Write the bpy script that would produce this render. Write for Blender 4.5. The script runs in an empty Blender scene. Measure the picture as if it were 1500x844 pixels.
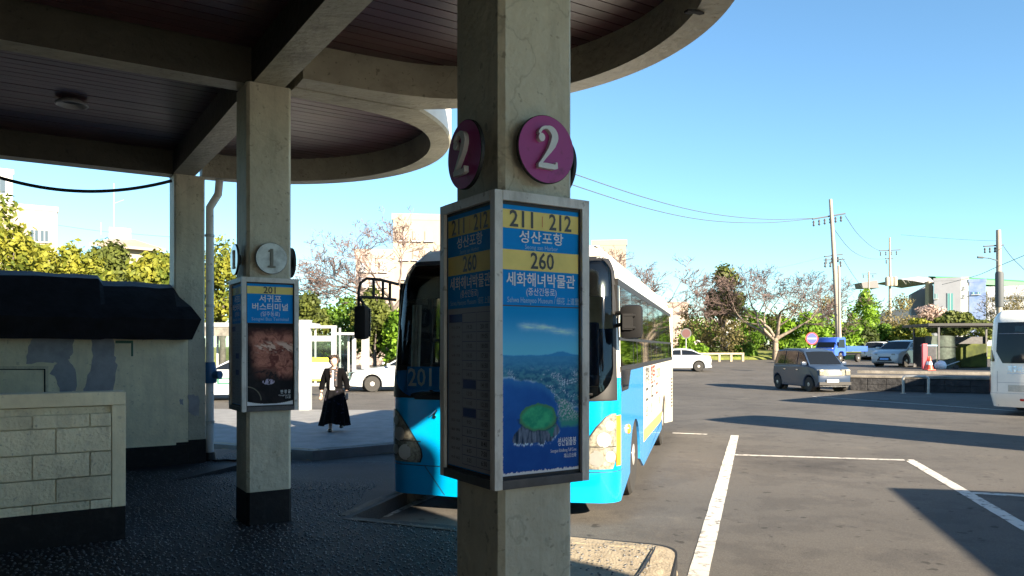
import bpy, bmesh, math, random
from math import sin, cos, pi, sqrt, radians, atan2
from mathutils import Vector, Matrix, noise as mnoise
random.seed(7)
S = bpy.context.scene
COL = S.collection

# ------------------------------------------------------------------ camera, sky, sun, exposure
F = 1130.0            # focal length in photo pixels (photo 1500 px wide)
HV = 510.0            # horizon row of the photo
EYE = 1.6
cam_d = bpy.data.cameras.new('camera'); cam = bpy.data.objects.new('camera', cam_d); COL.objects.link(cam)
cam.location = (0, 0, EYE); cam.rotation_euler = (radians(90), radians(0.0), 0)
cam_d.sensor_width = 36; cam_d.lens = F / 1500 * 36
cam_d.shift_y = (HV - 422) / 1500
cam_d.clip_start = 0.05; cam_d.clip_end = 20000
S.camera = cam
SUN_EL = radians(22.0); SUN_AZ = (0.60, -0.80)        # horizontal direction towards the sun
world = bpy.data.worlds.new('World'); S.world = world; world.use_nodes = True
wn = world.node_tree.nodes; wl = world.node_tree.links
sky = wn.new('ShaderNodeTexSky'); sky.sky_type = 'NISHITA'; sky.sun_disc = False
sky.sun_elevation = SUN_EL; sky.sun_rotation = atan2(SUN_AZ[0], SUN_AZ[1])
sky.air_density = 1.0; sky.dust_density = 0.0; sky.ozone_density = 2.5
wn['Background'].inputs['Strength'].default_value = 0.049
tint = wn.new('ShaderNodeMix'); tint.data_type = 'RGBA'; tint.blend_type = 'MULTIPLY'; tint.inputs[0].default_value = 1.0
tint.inputs[7].default_value = (0.74, 0.95, 1.0, 1)
wl.new(sky.outputs[0], tint.inputs[6]); wl.new(tint.outputs[2], wn['Background'].inputs['Color'])
sun_d = bpy.data.lights.new('sun', 'SUN'); sun_d.energy = 4.4; sun_d.angle = radians(0.5); sun_d.color = (1.0, 0.85, 0.64)
sun = bpy.data.objects.new('sun', sun_d); COL.objects.link(sun)
sv = Vector((SUN_AZ[0] * cos(SUN_EL), SUN_AZ[1] * cos(SUN_EL), sin(SUN_EL)))
sun.rotation_euler = sv.to_track_quat('Z', 'Y').to_euler()
sun.location = (20, -30, 40)
S.view_settings.view_transform = 'Standard'; S.view_settings.look = 'None'
S.view_settings.exposure = 2.38; S.view_settings.gamma = 1.0
S.render.engine = 'CYCLES'
S.cycles.max_bounces = 8; S.cycles.diffuse_bounces = 4; S.cycles.transparent_max_bounces = 12

# ------------------------------------------------------------------ helpers
def PX(u, v, d):                       # photo pixel at a depth -> world point
    return Vector(((u - 750) / F * d, d, EYE - (v - HV) / F * d))
def GP(u, v, z=-0.15):                 # photo pixel on a level plane -> world point
    d = (EYE - z) * F / (v - HV)
    return Vector(((u - 750) / F * d, d, z))

def link(o, parent=None):
    COL.objects.link(o)
    if parent is not None: o.parent = parent
    return o
def tag(o, label=None, cat=None, group=None, kind=None):
    if label: o['label'] = label
    if cat: o['category'] = cat
    if group: o['group'] = group
    if kind: o['kind'] = kind
    return o
def empty(name, loc=(0, 0, 0), rz=0.0, label=None, cat=None, group=None):
    o = bpy.data.objects.new(name, None); o.empty_display_size = 0.2
    link(o); o.location = loc; o.rotation_euler = (0, 0, rz)
    return tag(o, label, cat, group)

class MB:
    def __init__(s): s.v = []; s.f = []; s.m = []
    def add(s, verts, faces, mi=0):
        n = len(s.v); s.v += [tuple(p) for p in verts]
        for f in faces: s.f.append([i + n for i in f]); s.m.append(mi)
        return s
    def box(s, c, size, mi=0, M=None):
        x, y, z = [q / 2 for q in size]; c = Vector(c)
        P = [Vector((a * x, b * y, d * z)) for a in (-1, 1) for b in (-1, 1) for d in (-1, 1)]
        P = [(M @ p if M else p) + c for p in P]
        return s.add(P, [(0, 1, 3, 2), (4, 6, 7, 5), (0, 4, 5, 1), (2, 3, 7, 6), (0, 2, 6, 4), (1, 5, 7, 3)], mi)
    def bbox(s, c, size, b=0.01, mi=0, M=None):   # bevelled box
        bm = bmesh.new(); bmesh.ops.create_cube(bm, size=1)
        for v in bm.verts: v.co = Vector((v.co.x * size[0], v.co.y * size[1], v.co.z * size[2]))
        bmesh.ops.bevel(bm, geom=bm.edges[:], offset=b, segments=2, affect='EDGES', profile=0.6)
        c = Vector(c); bm.verts.index_update()
        vs = [(M @ v.co if M else v.co) + c for v in bm.verts]
        fs = [[v.index for v in f.verts] for f in bm.faces]; bm.free()
        return s.add(vs, fs, mi)
    def tube(s, pts, r, n=8, mi=0, cap=True):
        pts = [Vector(p) for p in pts]; rr = r if isinstance(r, (list, tuple)) else [r] * len(pts)
        V = []; Fc = []; up = None
        for i, p in enumerate(pts):
            t = (pts[min(i + 1, len(pts) - 1)] - pts[max(i - 1, 0)])
            if t.length < 1e-9: t = Vector((0, 0, 1))
            t.normalize()
            if up is None:
                up = Vector((0, 0, 1)) if abs(t.z) < 0.9 else Vector((1, 0, 0))
            a = t.cross(up)
            if a.length < 1e-6: a = t.cross(Vector((0.3, 0.9, 0.1)))
            a.normalize(); b = a.cross(t).normalized(); up = b
            for k in range(n):
                q = 2 * pi * k / n; V.append(p + a * (cos(q) * rr[i]) + b * (sin(q) * rr[i]))
        for i in range(len(pts) - 1):
            for k in range(n):
                k2 = (k + 1) % n; Fc.append((i * n + k, i * n + k2, (i + 1) * n + k2, (i + 1) * n + k))
        if cap:
            Fc.append(tuple(range(n))[::-1]); Fc.append(tuple((len(pts) - 1) * n + k for k in range(n)))
        return s.add(V, Fc, mi)
    def cyl(s, a, b, r, n=16, mi=0): return s.tube([a, b], r, n, mi)
    def lathe(s, prof, n=20, c=(0, 0, 0), axis='z', mi=0, capped=True):   # prof: (radius, height)
        V = []; Fc = []; c = Vector(c); m = len(prof)
        for r, h in prof:
            for k in range(n):
                q = 2 * pi * k / n; x, y = r * cos(q), r * sin(q)
                p = Vector((x, y, h)) if axis == 'z' else (Vector((x, h, y)) if axis == 'y' else Vector((h, x, y)))
                V.append(c + p)
        for i in range(m - 1):
            for k in range(n):
                k2 = (k + 1) % n; Fc.append((i * n + k, i * n + k2, (i + 1) * n + k2, (i + 1) * n + k))
        if capped:
            Fc.append(tuple(range(n))[::-1]); Fc.append(tuple((m - 1) * n + k for k in range(n)))
        return s.add(V, Fc, mi)
    def prism(s, poly, fa, fb, mi=0, caps=True):   # poly 2-D points; fa, fb map a 2-D point to 3-D for the two ends
        n = len(poly); V = [fa(*p) for p in poly] + [fb(*p) for p in poly]
        Fc = [(i, (i + 1) % n, n + (i + 1) % n, n + i) for i in range(n)]
        if caps: Fc += [tuple(range(n))[::-1], tuple(range(n, 2 * n))]
        return s.add(V, Fc, mi)
    def pris(s, poly, z0, z1, mi=0):
        return s.prism(poly, lambda x, y: (x, y, z0), lambda x, y: (x, y, z1), mi)
    def grid(s, rows, mi=0, close=False):
        n = len(rows[0]); V = [p for r in rows for p in r]; Fc = []
        for i in range(len(rows) - 1):
            for k in range(n - (0 if close else 1)):
                k2 = (k + 1) % n; Fc.append((i * n + k, i * n + k2, (i + 1) * n + k2, (i + 1) * n + k))
        return s.add(V, Fc, mi)
    def build(s, name, mats, parent=None, smooth=None, kind=None, world=None, flip=True):
        me = bpy.data.meshes.new(name); me.from_pydata(s.v, [], s.f)
        if not isinstance(mats, (list, tuple)): mats = [mats]
        for m in mats: me.materials.append(m)
        if len(mats) > 1: me.polygons.foreach_set('material_index', s.m)
        if flip:
            bm = bmesh.new(); bm.from_mesh(me); bmesh.ops.recalc_face_normals(bm, faces=bm.faces[:]); bm.to_mesh(me); bm.free()
        if smooth is not None:
            me.polygons.foreach_set('use_smooth', [True] * len(me.polygons))
            me.set_sharp_from_angle(angle=radians(smooth))
        me.update()
        o = bpy.data.objects.new(name, me); link(o, parent)
        if world is not None: o.matrix_parent_inverse = world
        if kind: o['kind'] = kind
        return o
def inv(root):                          # lets a part be built in world coordinates under a placed Empty
    return (Matrix.Translation(root.location) @ root.rotation_euler.to_matrix().to_4x4()).inverted()
def kids(o): return [c for c in COL.objects if c.parent == o]
def copy_tree(o, parent=None):
    c = o.copy(); COL.objects.link(c)
    if parent is not None: c.parent = parent
    for ch in [q for q in list(COL.objects) if q.parent == o]: copy_tree(ch, c)
    return c

# ------------------------------------------------------------------ materials
MATS = {}
def mat(name, col, rough=0.6, metal=0.0, var=0.0, scale=4.0, col2=None, bump=0.0, bscale=40.0, spec=0.5, coat=0.0, emit=0.0, ramp=(0.35, 0.65), detail=5.0, bdist=0.02, trans=0.0):
    m = bpy.data.materials.new(name); m.use_nodes = True; nt = m.node_tree; N = nt.nodes; L = nt.links
    b = N['Principled BSDF']; b.inputs['Roughness'].default_value = rough; b.inputs['Metallic'].default_value = metal
    b.inputs['Specular IOR Level'].default_value = spec; b.inputs['Coat Weight'].default_value = coat
    b.inputs['Coat Roughness'].default_value = 0.05
    c = tuple(col) + (1,); b.inputs['Base Color'].default_value = c
    tc = N.new('ShaderNodeTexCoord')
    if var or col2:
        n = N.new('ShaderNodeTexNoise'); n.inputs['Scale'].default_value = scale; n.inputs['Detail'].default_value = detail; n.inputs['Roughness'].default_value = 0.65
        L.new(tc.outputs['Object'], n.inputs['Vector'])
        r = N.new('ShaderNodeValToRGB'); L.new(n.outputs['Fac'], r.inputs[0])
        e = r.color_ramp.elements; e[0].position, e[1].position = ramp
        if col2: e[0].color = tuple(col2) + (1,); e[1].color = c
        else:
            e[0].color = tuple(q * (1 - var) for q in col) + (1,); e[1].color = tuple(min(1, q * (1 + var)) for q in col) + (1,)
        L.new(r.outputs[0], b.inputs['Base Color'])
    if bump:
        n2 = N.new('ShaderNodeTexNoise'); n2.inputs['Scale'].default_value = bscale; n2.inputs['Detail'].default_value = 6
        L.new(tc.outputs['Object'], n2.inputs['Vector'])
        bp = N.new('ShaderNodeBump'); bp.inputs['Strength'].default_value = bump; bp.inputs['Distance'].default_value = bdist
        L.new(n2.outputs['Fac'], bp.inputs['Height']); L.new(bp.outputs[0], b.inputs['Normal'])
    if emit:
        b.inputs['Emission Color'].default_value = c; b.inputs['Emission Strength'].default_value = emit
    if trans:
        t = N.new('ShaderNodeBsdfTranslucent'); mx = N.new('ShaderNodeMixShader'); mx.inputs[0].default_value = trans
        src = b.inputs['Base Color'].links[0].from_socket if b.inputs['Base Color'].links else None
        if src: L.new(src, t.inputs['Color'])
        else: t.inputs['Color'].default_value = c
        L.new(b.outputs[0], mx.inputs[1]); L.new(t.outputs[0], mx.inputs[2]); L.new(mx.outputs[0], N['Material Output'].inputs[0])
    MATS[name] = m; return m
def glass(name, tint=(0.25, 0.28, 0.3), refl=0.9):
    m = bpy.data.materials.new(name); m.use_nodes = True; nt = m.node_tree; N = nt.nodes; L = nt.links
    N.remove(N['Principled BSDF'])
    t = N.new('ShaderNodeBsdfTransparent'); t.inputs[0].default_value = tuple(tint) + (1,)
    g = N.new('ShaderNodeBsdfGlossy'); g.inputs['Roughness'].default_value = 0.03; g.inputs[0].default_value = (refl, refl, refl, 1)
    fr = N.new('ShaderNodeFresnel'); fr.inputs[0].default_value = 1.5
    mx = N.new('ShaderNodeMixShader'); L.new(fr.outputs[0], mx.inputs[0]); L.new(t.outputs[0], mx.inputs[1]); L.new(g.outputs[0], mx.inputs[2])
    L.new(mx.outputs[0], N['Material Output'].inputs[0]); return m

def asphalt_mat():
    m = bpy.data.materials.new('asphalt'); m.use_nodes = True; nt = m.node_tree; N = nt.nodes; L = nt.links
    b = N['Principled BSDF']; b.inputs['Roughness'].default_value = 0.85; b.inputs['Specular IOR Level'].default_value = 0.3
    tc = N.new('ShaderNodeTexCoord')
    def nz(sc, det=6, ro=0.6):
        n = N.new('ShaderNodeTexNoise'); n.inputs['Scale'].default_value = sc; n.inputs['Detail'].default_value = det; n.inputs['Roughness'].default_value = ro
        L.new(tc.outputs['Object'], n.inputs['Vector']); return n.outputs['Fac']
    def ramp(src, p0, p1, c0, c1):
        r = N.new('ShaderNodeValToRGB'); L.new(src, r.inputs[0]); e = r.color_ramp.elements
        e[0].position, e[1].position = p0, p1; e[0].color = tuple(c0) + (1,); e[1].color = tuple(c1) + (1,); return r.outputs[0]
    def mix(a, bb, mode, fac):
        x = N.new('ShaderNodeMix'); x.data_type = 'RGBA'; x.blend_type = mode
        if isinstance(fac, (int, float)): x.inputs[0].default_value = fac
        else: L.new(fac, x.inputs[0])
        L.new(a, x.inputs[6]); L.new(bb, x.inputs[7]); return x.outputs[2]
    base = ramp(nz(0.22, 4), 0.3, 0.7, (0.070, 0.065, 0.060), (0.104, 0.097, 0.089))
    grain = ramp(nz(75, 6, 0.85), 0.32, 0.68, (0.35, 0.35, 0.36), (1.7, 1.68, 1.64))
    c = mix(base, grain, 'MULTIPLY', 0.8)
    patch = ramp(nz(1.3, 8, 0.7), 0.42, 0.5, (0.62, 0.62, 0.64), (1, 1, 1))
    c = mix(c, patch, 'MULTIPLY', 0.5)
    spots = ramp(nz(5.5, 2, 0.5), 0.29, 0.33, (0.45, 0.44, 0.44), (1, 1, 1))
    c = mix(c, spots, 'MULTIPLY', 1.0)
    pale = ramp(nz(0.7, 9, 0.75), 0.56, 0.66, (1, 1, 1), (1.35, 1.32, 1.26))
    c = mix(c, pale, 'MULTIPLY', 0.8)
    # oil stain in the bay
    mp = N.new('ShaderNodeVectorMath'); mp.operation = 'DISTANCE'; L.new(tc.outputs['Object'], mp.inputs[0]); p = GP(1195, 683); mp.inputs[1].default_value = p
    ad = N.new('ShaderNodeMath'); ad.operation = 'MULTIPLY_ADD'; L.new(nz(3.0, 6, 0.7), ad.inputs[0]); ad.inputs[1].default_value = 2.4; L.new(mp.outputs['Value'], ad.inputs[2])
    mr = N.new('ShaderNodeMapRange'); mr.inputs[1].default_value = 1.2; mr.inputs[2].default_value = 2.3; L.new(ad.outputs[0], mr.inputs[0])
    st2 = ramp(mr.outputs[0], 0.0, 1.0, (0.45, 0.44, 0.45), (1, 1, 1))
    c = mix(c, st2, 'MULTIPLY', 0.8)
    # fine cracks
    vo = N.new('ShaderNodeTexVoronoi'); vo.feature = 'DISTANCE_TO_EDGE'; vo.inputs['Scale'].default_value = 0.28
    w = N.new('ShaderNodeVectorMath'); w.operation = 'ADD'; sc = N.new('ShaderNodeTexNoise'); sc.inputs['Scale'].default_value = 0.8; L.new(tc.outputs['Object'], sc.inputs['Vector'])
    L.new(tc.outputs['Object'], w.inputs[0]); L.new(sc.outputs['Color'], w.inputs[1]); L.new(w.outputs[0], vo.inputs['Vector'])
    cr = ramp(vo.outputs['Distance'], 0.0, 0.004, (0.6, 0.6, 0.6), (1, 1, 1))
    c = mix(c, cr, 'MULTIPLY', 0.3)
    L.new(c, b.inputs['Base Color'])
    bp = N.new('ShaderNodeBump'); bp.inputs['Strength'].default_value = 0.5; bp.inputs['Distance'].default_value = 0.006
    L.new(nz(120, 4, 0.8), bp.inputs['Height']); L.new(bp.outputs[0], b.inputs['Normal'])
    return m
def attr_mat(name, rough=0.5, spec=0.5):       # flat print held in a colour attribute
    m = bpy.data.materials.new(name); m.use_nodes = True; nt = m.node_tree
    b = nt.nodes['Principled BSDF']; b.inputs['Roughness'].default_value = rough; b.inputs['Specular IOR Level'].default_value = spec
    a = nt.nodes.new('ShaderNodeAttribute'); a.attribute_name = 'print'; nt.links.new(a.outputs['Color'], b.inputs['Base Color'])
    return m

M_ASPH = asphalt_mat()
M_PAINT_LINE = mat('road_paint', (0.50, 0.48, 0.44), 0.8, col2=(0.13, 0.12, 0.11), scale=12, ramp=(0.38, 0.47), detail=8, bump=0.3, bscale=90)
M_PLASTER = mat('pillar_plaster', (0.40, 0.385, 0.315), 0.7, var=0.14, scale=3.0, bump=0.55, bscale=16, bdist=0.03)
M_PLASTER2 = mat('beam_plaster', (0.30, 0.28, 0.22), 0.55, var=0.22, scale=2.2, bump=0.4, bscale=10, bdist=0.03)
def weathered(name, col, dark, rough, streak=(3.2, 3.2, .35), crack=1.0, bump=.5, bs=14, chip=None, rand=0.0):
    m = mat(name, col, rough, var=0.12, scale=2.4, bump=bump, bscale=bs, bdist=0.03); nt = m.node_tree; N = nt.nodes; L = nt.links; b = N['Principled BSDF']
    tc = [q for q in N if q.type == 'TEX_COORD'][0]; src = b.inputs['Base Color'].links[0].from_socket
    def mul(src, fac_sock, c, amount):
        x = N.new('ShaderNodeMix'); x.data_type = 'RGBA'; x.blend_type = 'MIX'; L.new(src, x.inputs[6]); x.inputs[7].default_value = tuple(c) + (1,)
        q = N.new('ShaderNodeMath'); q.operation = 'MULTIPLY'; L.new(fac_sock, q.inputs[0]); q.inputs[1].default_value = amount; L.new(q.outputs[0], x.inputs[0]); return x.outputs[2]
    mp = N.new('ShaderNodeMapping'); mp.inputs['Scale'].default_value = streak; L.new(tc.outputs['Object'], mp.inputs[0])
    n = N.new('ShaderNodeTexNoise'); n.inputs['Scale'].default_value = 1.6; n.inputs['Detail'].default_value = 8; n.inputs['Roughness'].default_value = .7; L.new(mp.outputs[0], n.inputs['Vector'])
    r = N.new('ShaderNodeMapRange'); r.inputs[1].default_value = .50; r.inputs[2].default_value = .75; L.new(n.outputs['Fac'], r.inputs[0]); src = mul(src, r.outputs[0], dark, .75)
    sp = N.new('ShaderNodeTexNoise'); sp.inputs['Scale'].default_value = 22; sp.inputs['Detail'].default_value = 4; L.new(tc.outputs['Object'], sp.inputs['Vector'])
    r2 = N.new('ShaderNodeMapRange'); r2.inputs[1].default_value = .64; r2.inputs[2].default_value = .70; L.new(sp.outputs['Fac'], r2.inputs[0]); src = mul(src, r2.outputs[0], dark, .8)
    vo = N.new('ShaderNodeTexVoronoi'); vo.feature = 'DISTANCE_TO_EDGE'; vo.inputs['Scale'].default_value = .55; w = N.new('ShaderNodeVectorMath'); w.operation = 'ADD'
    n3 = N.new('ShaderNodeTexNoise'); n3.inputs['Scale'].default_value = 2.2; n3.inputs['Detail'].default_value = 5; L.new(tc.outputs['Object'], n3.inputs['Vector']); L.new(tc.outputs['Object'], w.inputs[0]); L.new(n3.outputs['Color'], w.inputs[1]); L.new(w.outputs[0], vo.inputs['Vector'])
    r3 = N.new('ShaderNodeMapRange'); r3.inputs[1].default_value = .006; r3.inputs[2].default_value = .0; L.new(vo.outputs['Distance'], r3.inputs[0]); src = mul(src, r3.outputs[0], tuple(q * .35 for q in dark), .75 * crack)
    if rand:
        oi = N.new('ShaderNodeObjectInfo'); h = N.new('ShaderNodeHueSaturation'); q = N.new('ShaderNodeMapRange'); q.inputs[3].default_value = 1 - rand; q.inputs[4].default_value = 1 + rand * .6; L.new(oi.outputs['Random'], q.inputs[0]); L.new(q.outputs[0], h.inputs['Value']); L.new(src, h.inputs['Color']); src = h.outputs[0]
    L.new(src, b.inputs['Base Color']); return m
M_PLASTER = weathered('pillar_plaster_worn', (0.50, 0.47, 0.365), (0.27, 0.255, 0.20), .65, crack=.35)
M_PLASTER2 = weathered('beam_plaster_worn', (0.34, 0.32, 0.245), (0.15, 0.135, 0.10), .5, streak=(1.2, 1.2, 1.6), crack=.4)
M_BEAMD = weathered('dark_beam_side', (0.052, 0.050, 0.036), (0.018, 0.020, 0.015), .6, streak=(1.2, 1.2, 1.6), crack=.2)  # beam sides in a much darker mottled plaster than their undersides
M_BLOCKER = mat('blocker_wall_dark', (0.05, 0.048, 0.045), 0.8, var=0.1)
M_FASCIA = mat('fascia_paint', (0.75, 0.74, 0.70), 0.7, var=0.1, scale=2)
M_DADO = mat('black_dado', (0.006, 0.006, 0.008), 0.6, col2=(0.02, 0.02, 0.02), scale=14, ramp=(0.2, 0.5), bump=0.2, spec=0.25)
M_PLANK = weathered('ceiling_plank', (0.072, 0.032, 0.037), (0.045, 0.024, 0.028), .34, streak=(2, 2, 2), crack=0, bump=.05, rand=.22)
M_VOID = mat('plank_gap', (0.01, 0.008, 0.009), 0.9)
M_ROOFTOP = mat('roof_membrane', (0.3, 0.3, 0.29), 0.9, var=0.1)
M_ALU = weathered('aluminium', (0.62, 0.60, 0.56), (0.26, 0.23, 0.19), .45, streak=(6, 6, 2), crack=0, bump=.08, bs=30)
M_ALUD = mat('dark_aluminium', (0.075, 0.075, 0.08), 0.5, 0.3, var=0.2, scale=8)
M_DISC = mat('magenta_enamel', (0.33, 0.026, 0.20), 0.5, col2=(0.19, 0.014, 0.11), scale=9, ramp=(0.30, 0.42), detail=8)
M_DISC_S = mat('brushed_disc', (0.36, 0.36, 0.35), 0.4, 0.4, var=0.3, scale=8)
M_NUM = mat('number_plate_grey', (0.62, 0.62, 0.61), 0.45, var=0.08, scale=12)
M_NUM_D = mat('number_dark', (0.16, 0.15, 0.12), 0.5)
M_BLACK = mat('black_rubber', (0.012, 0.012, 0.013), 0.55)
M_BLACKG = mat('black_gloss', (0.006, 0.006, 0.007), 0.12, coat=0.4)
M_BLUEP = mat('sign_blue', (0.0, 0.25, 0.70), 0.6, var=0.05, scale=3, spec=0.15)
M_YELP = mat('sign_yellow', (0.80, 0.67, 0.22), 0.6, var=0.08, scale=5, spec=0.15)
M_WPRINT = mat('white_print', (0.72, 0.76, 0.80), 0.5)
M_CPRINT = mat('pale_blue_print', (0.33, 0.55, 0.75), 0.5)
M_DPRINT = mat('dark_print', (0.05, 0.05, 0.045), 0.5)
M_PAPER = mat('timetable_paper', (0.34, 0.37, 0.42), 0.6, spec=0.15)
M_NAVY = mat('timetable_navy', (0.012, 0.03, 0.17), 0.5)
M_REDP = mat('red_print', (0.55, 0.05, 0.03), 0.5)
M_CREAM = weathered('cream_wall_paint', (0.84, 0.76, 0.54), (0.60, 0.55, 0.40), .7, crack=.5, bump=.2, bs=25)
M_CREAM2 = weathered('cream_block_paint', (0.78, 0.72, 0.53), (0.46, 0.43, 0.33), .75, streak=(4, 4, 2.0), crack=.3, bump=.6, bs=38, rand=.16)
M_PEEL = mat('peeled_grey', (0.35, 0.36, 0.39), 0.75, var=0.15, scale=6)
M_TAR = mat('black_tar_sheet', (0.008, 0.009, 0.014), 0.6, var=0.4, scale=5, bump=0.6, bscale=9, spec=0.3)
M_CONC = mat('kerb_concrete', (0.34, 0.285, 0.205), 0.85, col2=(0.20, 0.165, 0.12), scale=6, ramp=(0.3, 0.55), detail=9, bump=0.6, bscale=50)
M_CONCD = mat('old_concrete', (0.16, 0.15, 0.13), 0.85, var=0.3, scale=4, bump=0.5, bscale=40)
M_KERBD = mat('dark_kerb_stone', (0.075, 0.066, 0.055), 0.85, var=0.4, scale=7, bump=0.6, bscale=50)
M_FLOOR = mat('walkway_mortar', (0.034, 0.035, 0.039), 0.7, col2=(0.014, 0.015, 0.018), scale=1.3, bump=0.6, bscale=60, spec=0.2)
M_PEBBLE = mat('pebble_stone', (0.115, 0.12, 0.13), 0.28, col2=(0.03, 0.032, 0.036), scale=26, ramp=(0.4, 0.62), spec=0.6)
M_PAVE = mat('island_paving', (0.20, 0.20, 0.20), 0.75, var=0.18, scale=3, bump=0.3, bscale=30)
M_BLUE = mat('bus_cyan_paint', (0.0, 0.30, 0.66), 0.22, var=0.04, scale=1.5, coat=0.6)
M_BLUE2 = mat('bus_side_blue', (0.03, 0.26, 0.62), 0.25, coat=0.5)
M_WHITE = mat('bus_white_paint', (0.80, 0.78, 0.72), 0.25, coat=0.4, var=0.03)
M_BEIGE = mat('bus_beige_paint', (0.70, 0.64, 0.53), 0.3, coat=0.3, var=0.05)
M_AD = mat('bus_advert_white', (0.72, 0.68, 0.62), 0.3, coat=0.3, var=0.06, scale=3)
M_ORANGE = mat('orange_print', (0.75, 0.42, 0.12), 0.35)
M_AMBER = mat('amber_lens', (0.80, 0.28, 0.03), 0.2, coat=0.5)
M_REDL = mat('red_lens', (0.45, 0.01, 0.012), 0.2, coat=0.5)
M_LENS = mat('headlight_lens', (0.27, 0.255, 0.21), 0.2, 0.3, coat=0.8, var=0.5, scale=26)
M_CHROME = mat('chrome', (0.75, 0.75, 0.73), 0.15, 1.0)
M_GLASS = glass('bus_glass', (0.76, 0.79, 0.76))
M_GLASSC = glass('clear_glass', (0.75, 0.82, 0.80))
M_CARGLASS = mat('car_glass', (0.008, 0.010, 0.013), 0.06, spec=0.35)
M_TYRE = mat('tyre', (0.022, 0.021, 0.02), 0.8, var=0.2, scale=20)
M_RIM = mat('wheel_silver', (0.55, 0.54, 0.52), 0.35, 0.6, var=0.1)
M_SEAT = mat('bus_seat', (0.03, 0.045, 0.09), 0.8)
M_INT = mat('bus_interior', (0.12, 0.12, 0.12), 0.7)
M_CURT = mat('curtain', (0.52, 0.50, 0.44), 0.9, var=0.2, scale=8)
M_STEELW = mat('white_steel', (0.33, 0.34, 0.35), 0.4, var=0.04)
M_GALV = mat('galvanised', (0.42, 0.42, 0.40), 0.45, 0.6, var=0.15, scale=9)
M_CAR_G = mat('car_grey_paint', (0.028, 0.047, 0.085), 0.35, 0.0, coat=0.12, spec=0.35)
M_CAR_W = mat('car_white_paint', (0.46, 0.48, 0.50), 0.25, coat=0.8)
M_CAR_S = mat('car_silver_paint', (0.62, 0.62, 0.60), 0.28, 0.25, coat=0.6)
M_CAR_B = mat('truck_blue_paint', (0.03, 0.085, 0.42), 0.3, coat=0.6)
M_CAR_D = mat('car_black_paint', (0.02, 0.022, 0.025), 0.25, coat=0.6)
M_PLATE = mat('plate_white', (0.7, 0.71, 0.7), 0.5)
M_PLATEB = mat('plate_blue', (0.16, 0.36, 0.72), 0.5)
M_BARK = mat('bark', (0.22, 0.18, 0.14), 0.9, var=0.3, scale=5, bump=0.6, bscale=12)
M_BARK2 = mat('grey_bark', (0.115, 0.095, 0.085), 0.9, var=0.3, scale=5)
M_TWIG = mat('twigs', (0.115, 0.080, 0.072), 0.9, var=0.2, scale=2)
def leafm(n, c, c2, sc=0.9, tr=0.35): return mat(n, c, 0.6, col2=c2, scale=sc, ramp=(0.40, 0.60), detail=3, spec=0.25, trans=tr)
M_LF_Y = leafm('leaf_yellow_green', (0.24, 0.24, 0.030), (0.085, 0.12, 0.018))
M_LF_G = leafm('leaf_green', (0.13, 0.24, 0.025), (0.055, 0.11, 0.016))
M_LF_B = leafm('leaf_bright', (0.20, 0.34, 0.025), (0.09, 0.18, 0.015))
M_LF_D = leafm('leaf_dark', (0.07, 0.10, 0.02), (0.03, 0.045, 0.012))
M_LF_O = leafm('leaf_olive', (0.125, 0.15, 0.030), (0.050, 0.068, 0.018))
M_LF_T = leafm('leaf_tan', (0.22, 0.185, 0.075), (0.11, 0.095, 0.04))
M_LF_P = leafm('blossom_pink', (0.46, 0.36, 0.33), (0.30, 0.22, 0.19))
M_COPE = mat('coping_concrete', (0.22, 0.20, 0.17), 0.85, var=0.3, scale=3, bump=0.4, bscale=30)
M_MAROON = mat('faded_maroon', (0.07, 0.018, 0.018), 0.6)
M_GRASS = mat('grass', (0.22, 0.26, 0.035), 0.9, col2=(0.09, 0.10, 0.03), scale=1.2, detail=8, bump=0.6, bscale=30)
M_EARTH = mat('far_ground', (0.12, 0.12, 0.07), 0.95, var=0.3, scale=0.05)
M_HILL = mat('hill_slope', (0.07, 0.085, 0.085), 0.95, var=0.2, scale=0.01)
M_BLDW = mat('white_building_paint', (0.50, 0.50, 0.50), 0.8, var=0.05, scale=0.6)
M_BLDC = mat('cream_building_paint', (0.28, 0.235, 0.195), 0.8, var=0.06, scale=0.5)
M_BLDP = mat('pink_building_paint', (0.34, 0.27, 0.235), 0.8, var=0.06, scale=0.5)
M_BLDG = mat('grey_or_shaded_building', (0.25, 0.26, 0.30), 0.8, var=0.06, scale=0.5)
M_BLDBL = mat('blue_panel', (0.14, 0.22, 0.46), 0.6, col2=(0.26, 0.32, 0.50), scale=0.35, ramp=(0.4, 0.6))
M_WIN = mat('window_glass_dark', (0.05, 0.07, 0.09), 0.1, spec=0.7)
M_WINT = mat('window_glass_teal', (0.10, 0.26, 0.27), 0.15, spec=0.7)
M_ROOFG = mat('green_metal_roof', (0.06, 0.22, 0.10), 0.6)
M_BASALT = mat('basalt_stone', (0.042, 0.042, 0.045), 0.9, col2=(0.018, 0.018, 0.02), scale=3, bump=0.8, bscale=8, bdist=0.05)
M_POLE = mat('pole_concrete', (0.30, 0.265, 0.22), 0.85, var=0.1, scale=2)
M_WIRE = mat('wire_black', (0.02, 0.02, 0.022), 0.7)
M_WIREF = mat('wire_grey', (0.06, 0.07, 0.08), 0.7)
M_SKIN = mat('skin', (0.55, 0.36, 0.27), 0.55)
M_HAIR = mat('hair_brown', (0.022, 0.013, 0.009), 0.6, var=0.3, scale=40)
M_JACKET = mat('black_wool', (0.0028, 0.0028, 0.0035), 0.9, spec=0.05)
M_SKIRT = mat('dark_patterned_skirt', (0.003, 0.003, 0.004), 0.9, col2=(0.022, 0.02, 0.036), scale=16, ramp=(0.30, 0.36), detail=1, spec=0.15)
M_SHIRT = mat('white_shirt', (0.72, 0.74, 0.78), 0.8)
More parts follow.
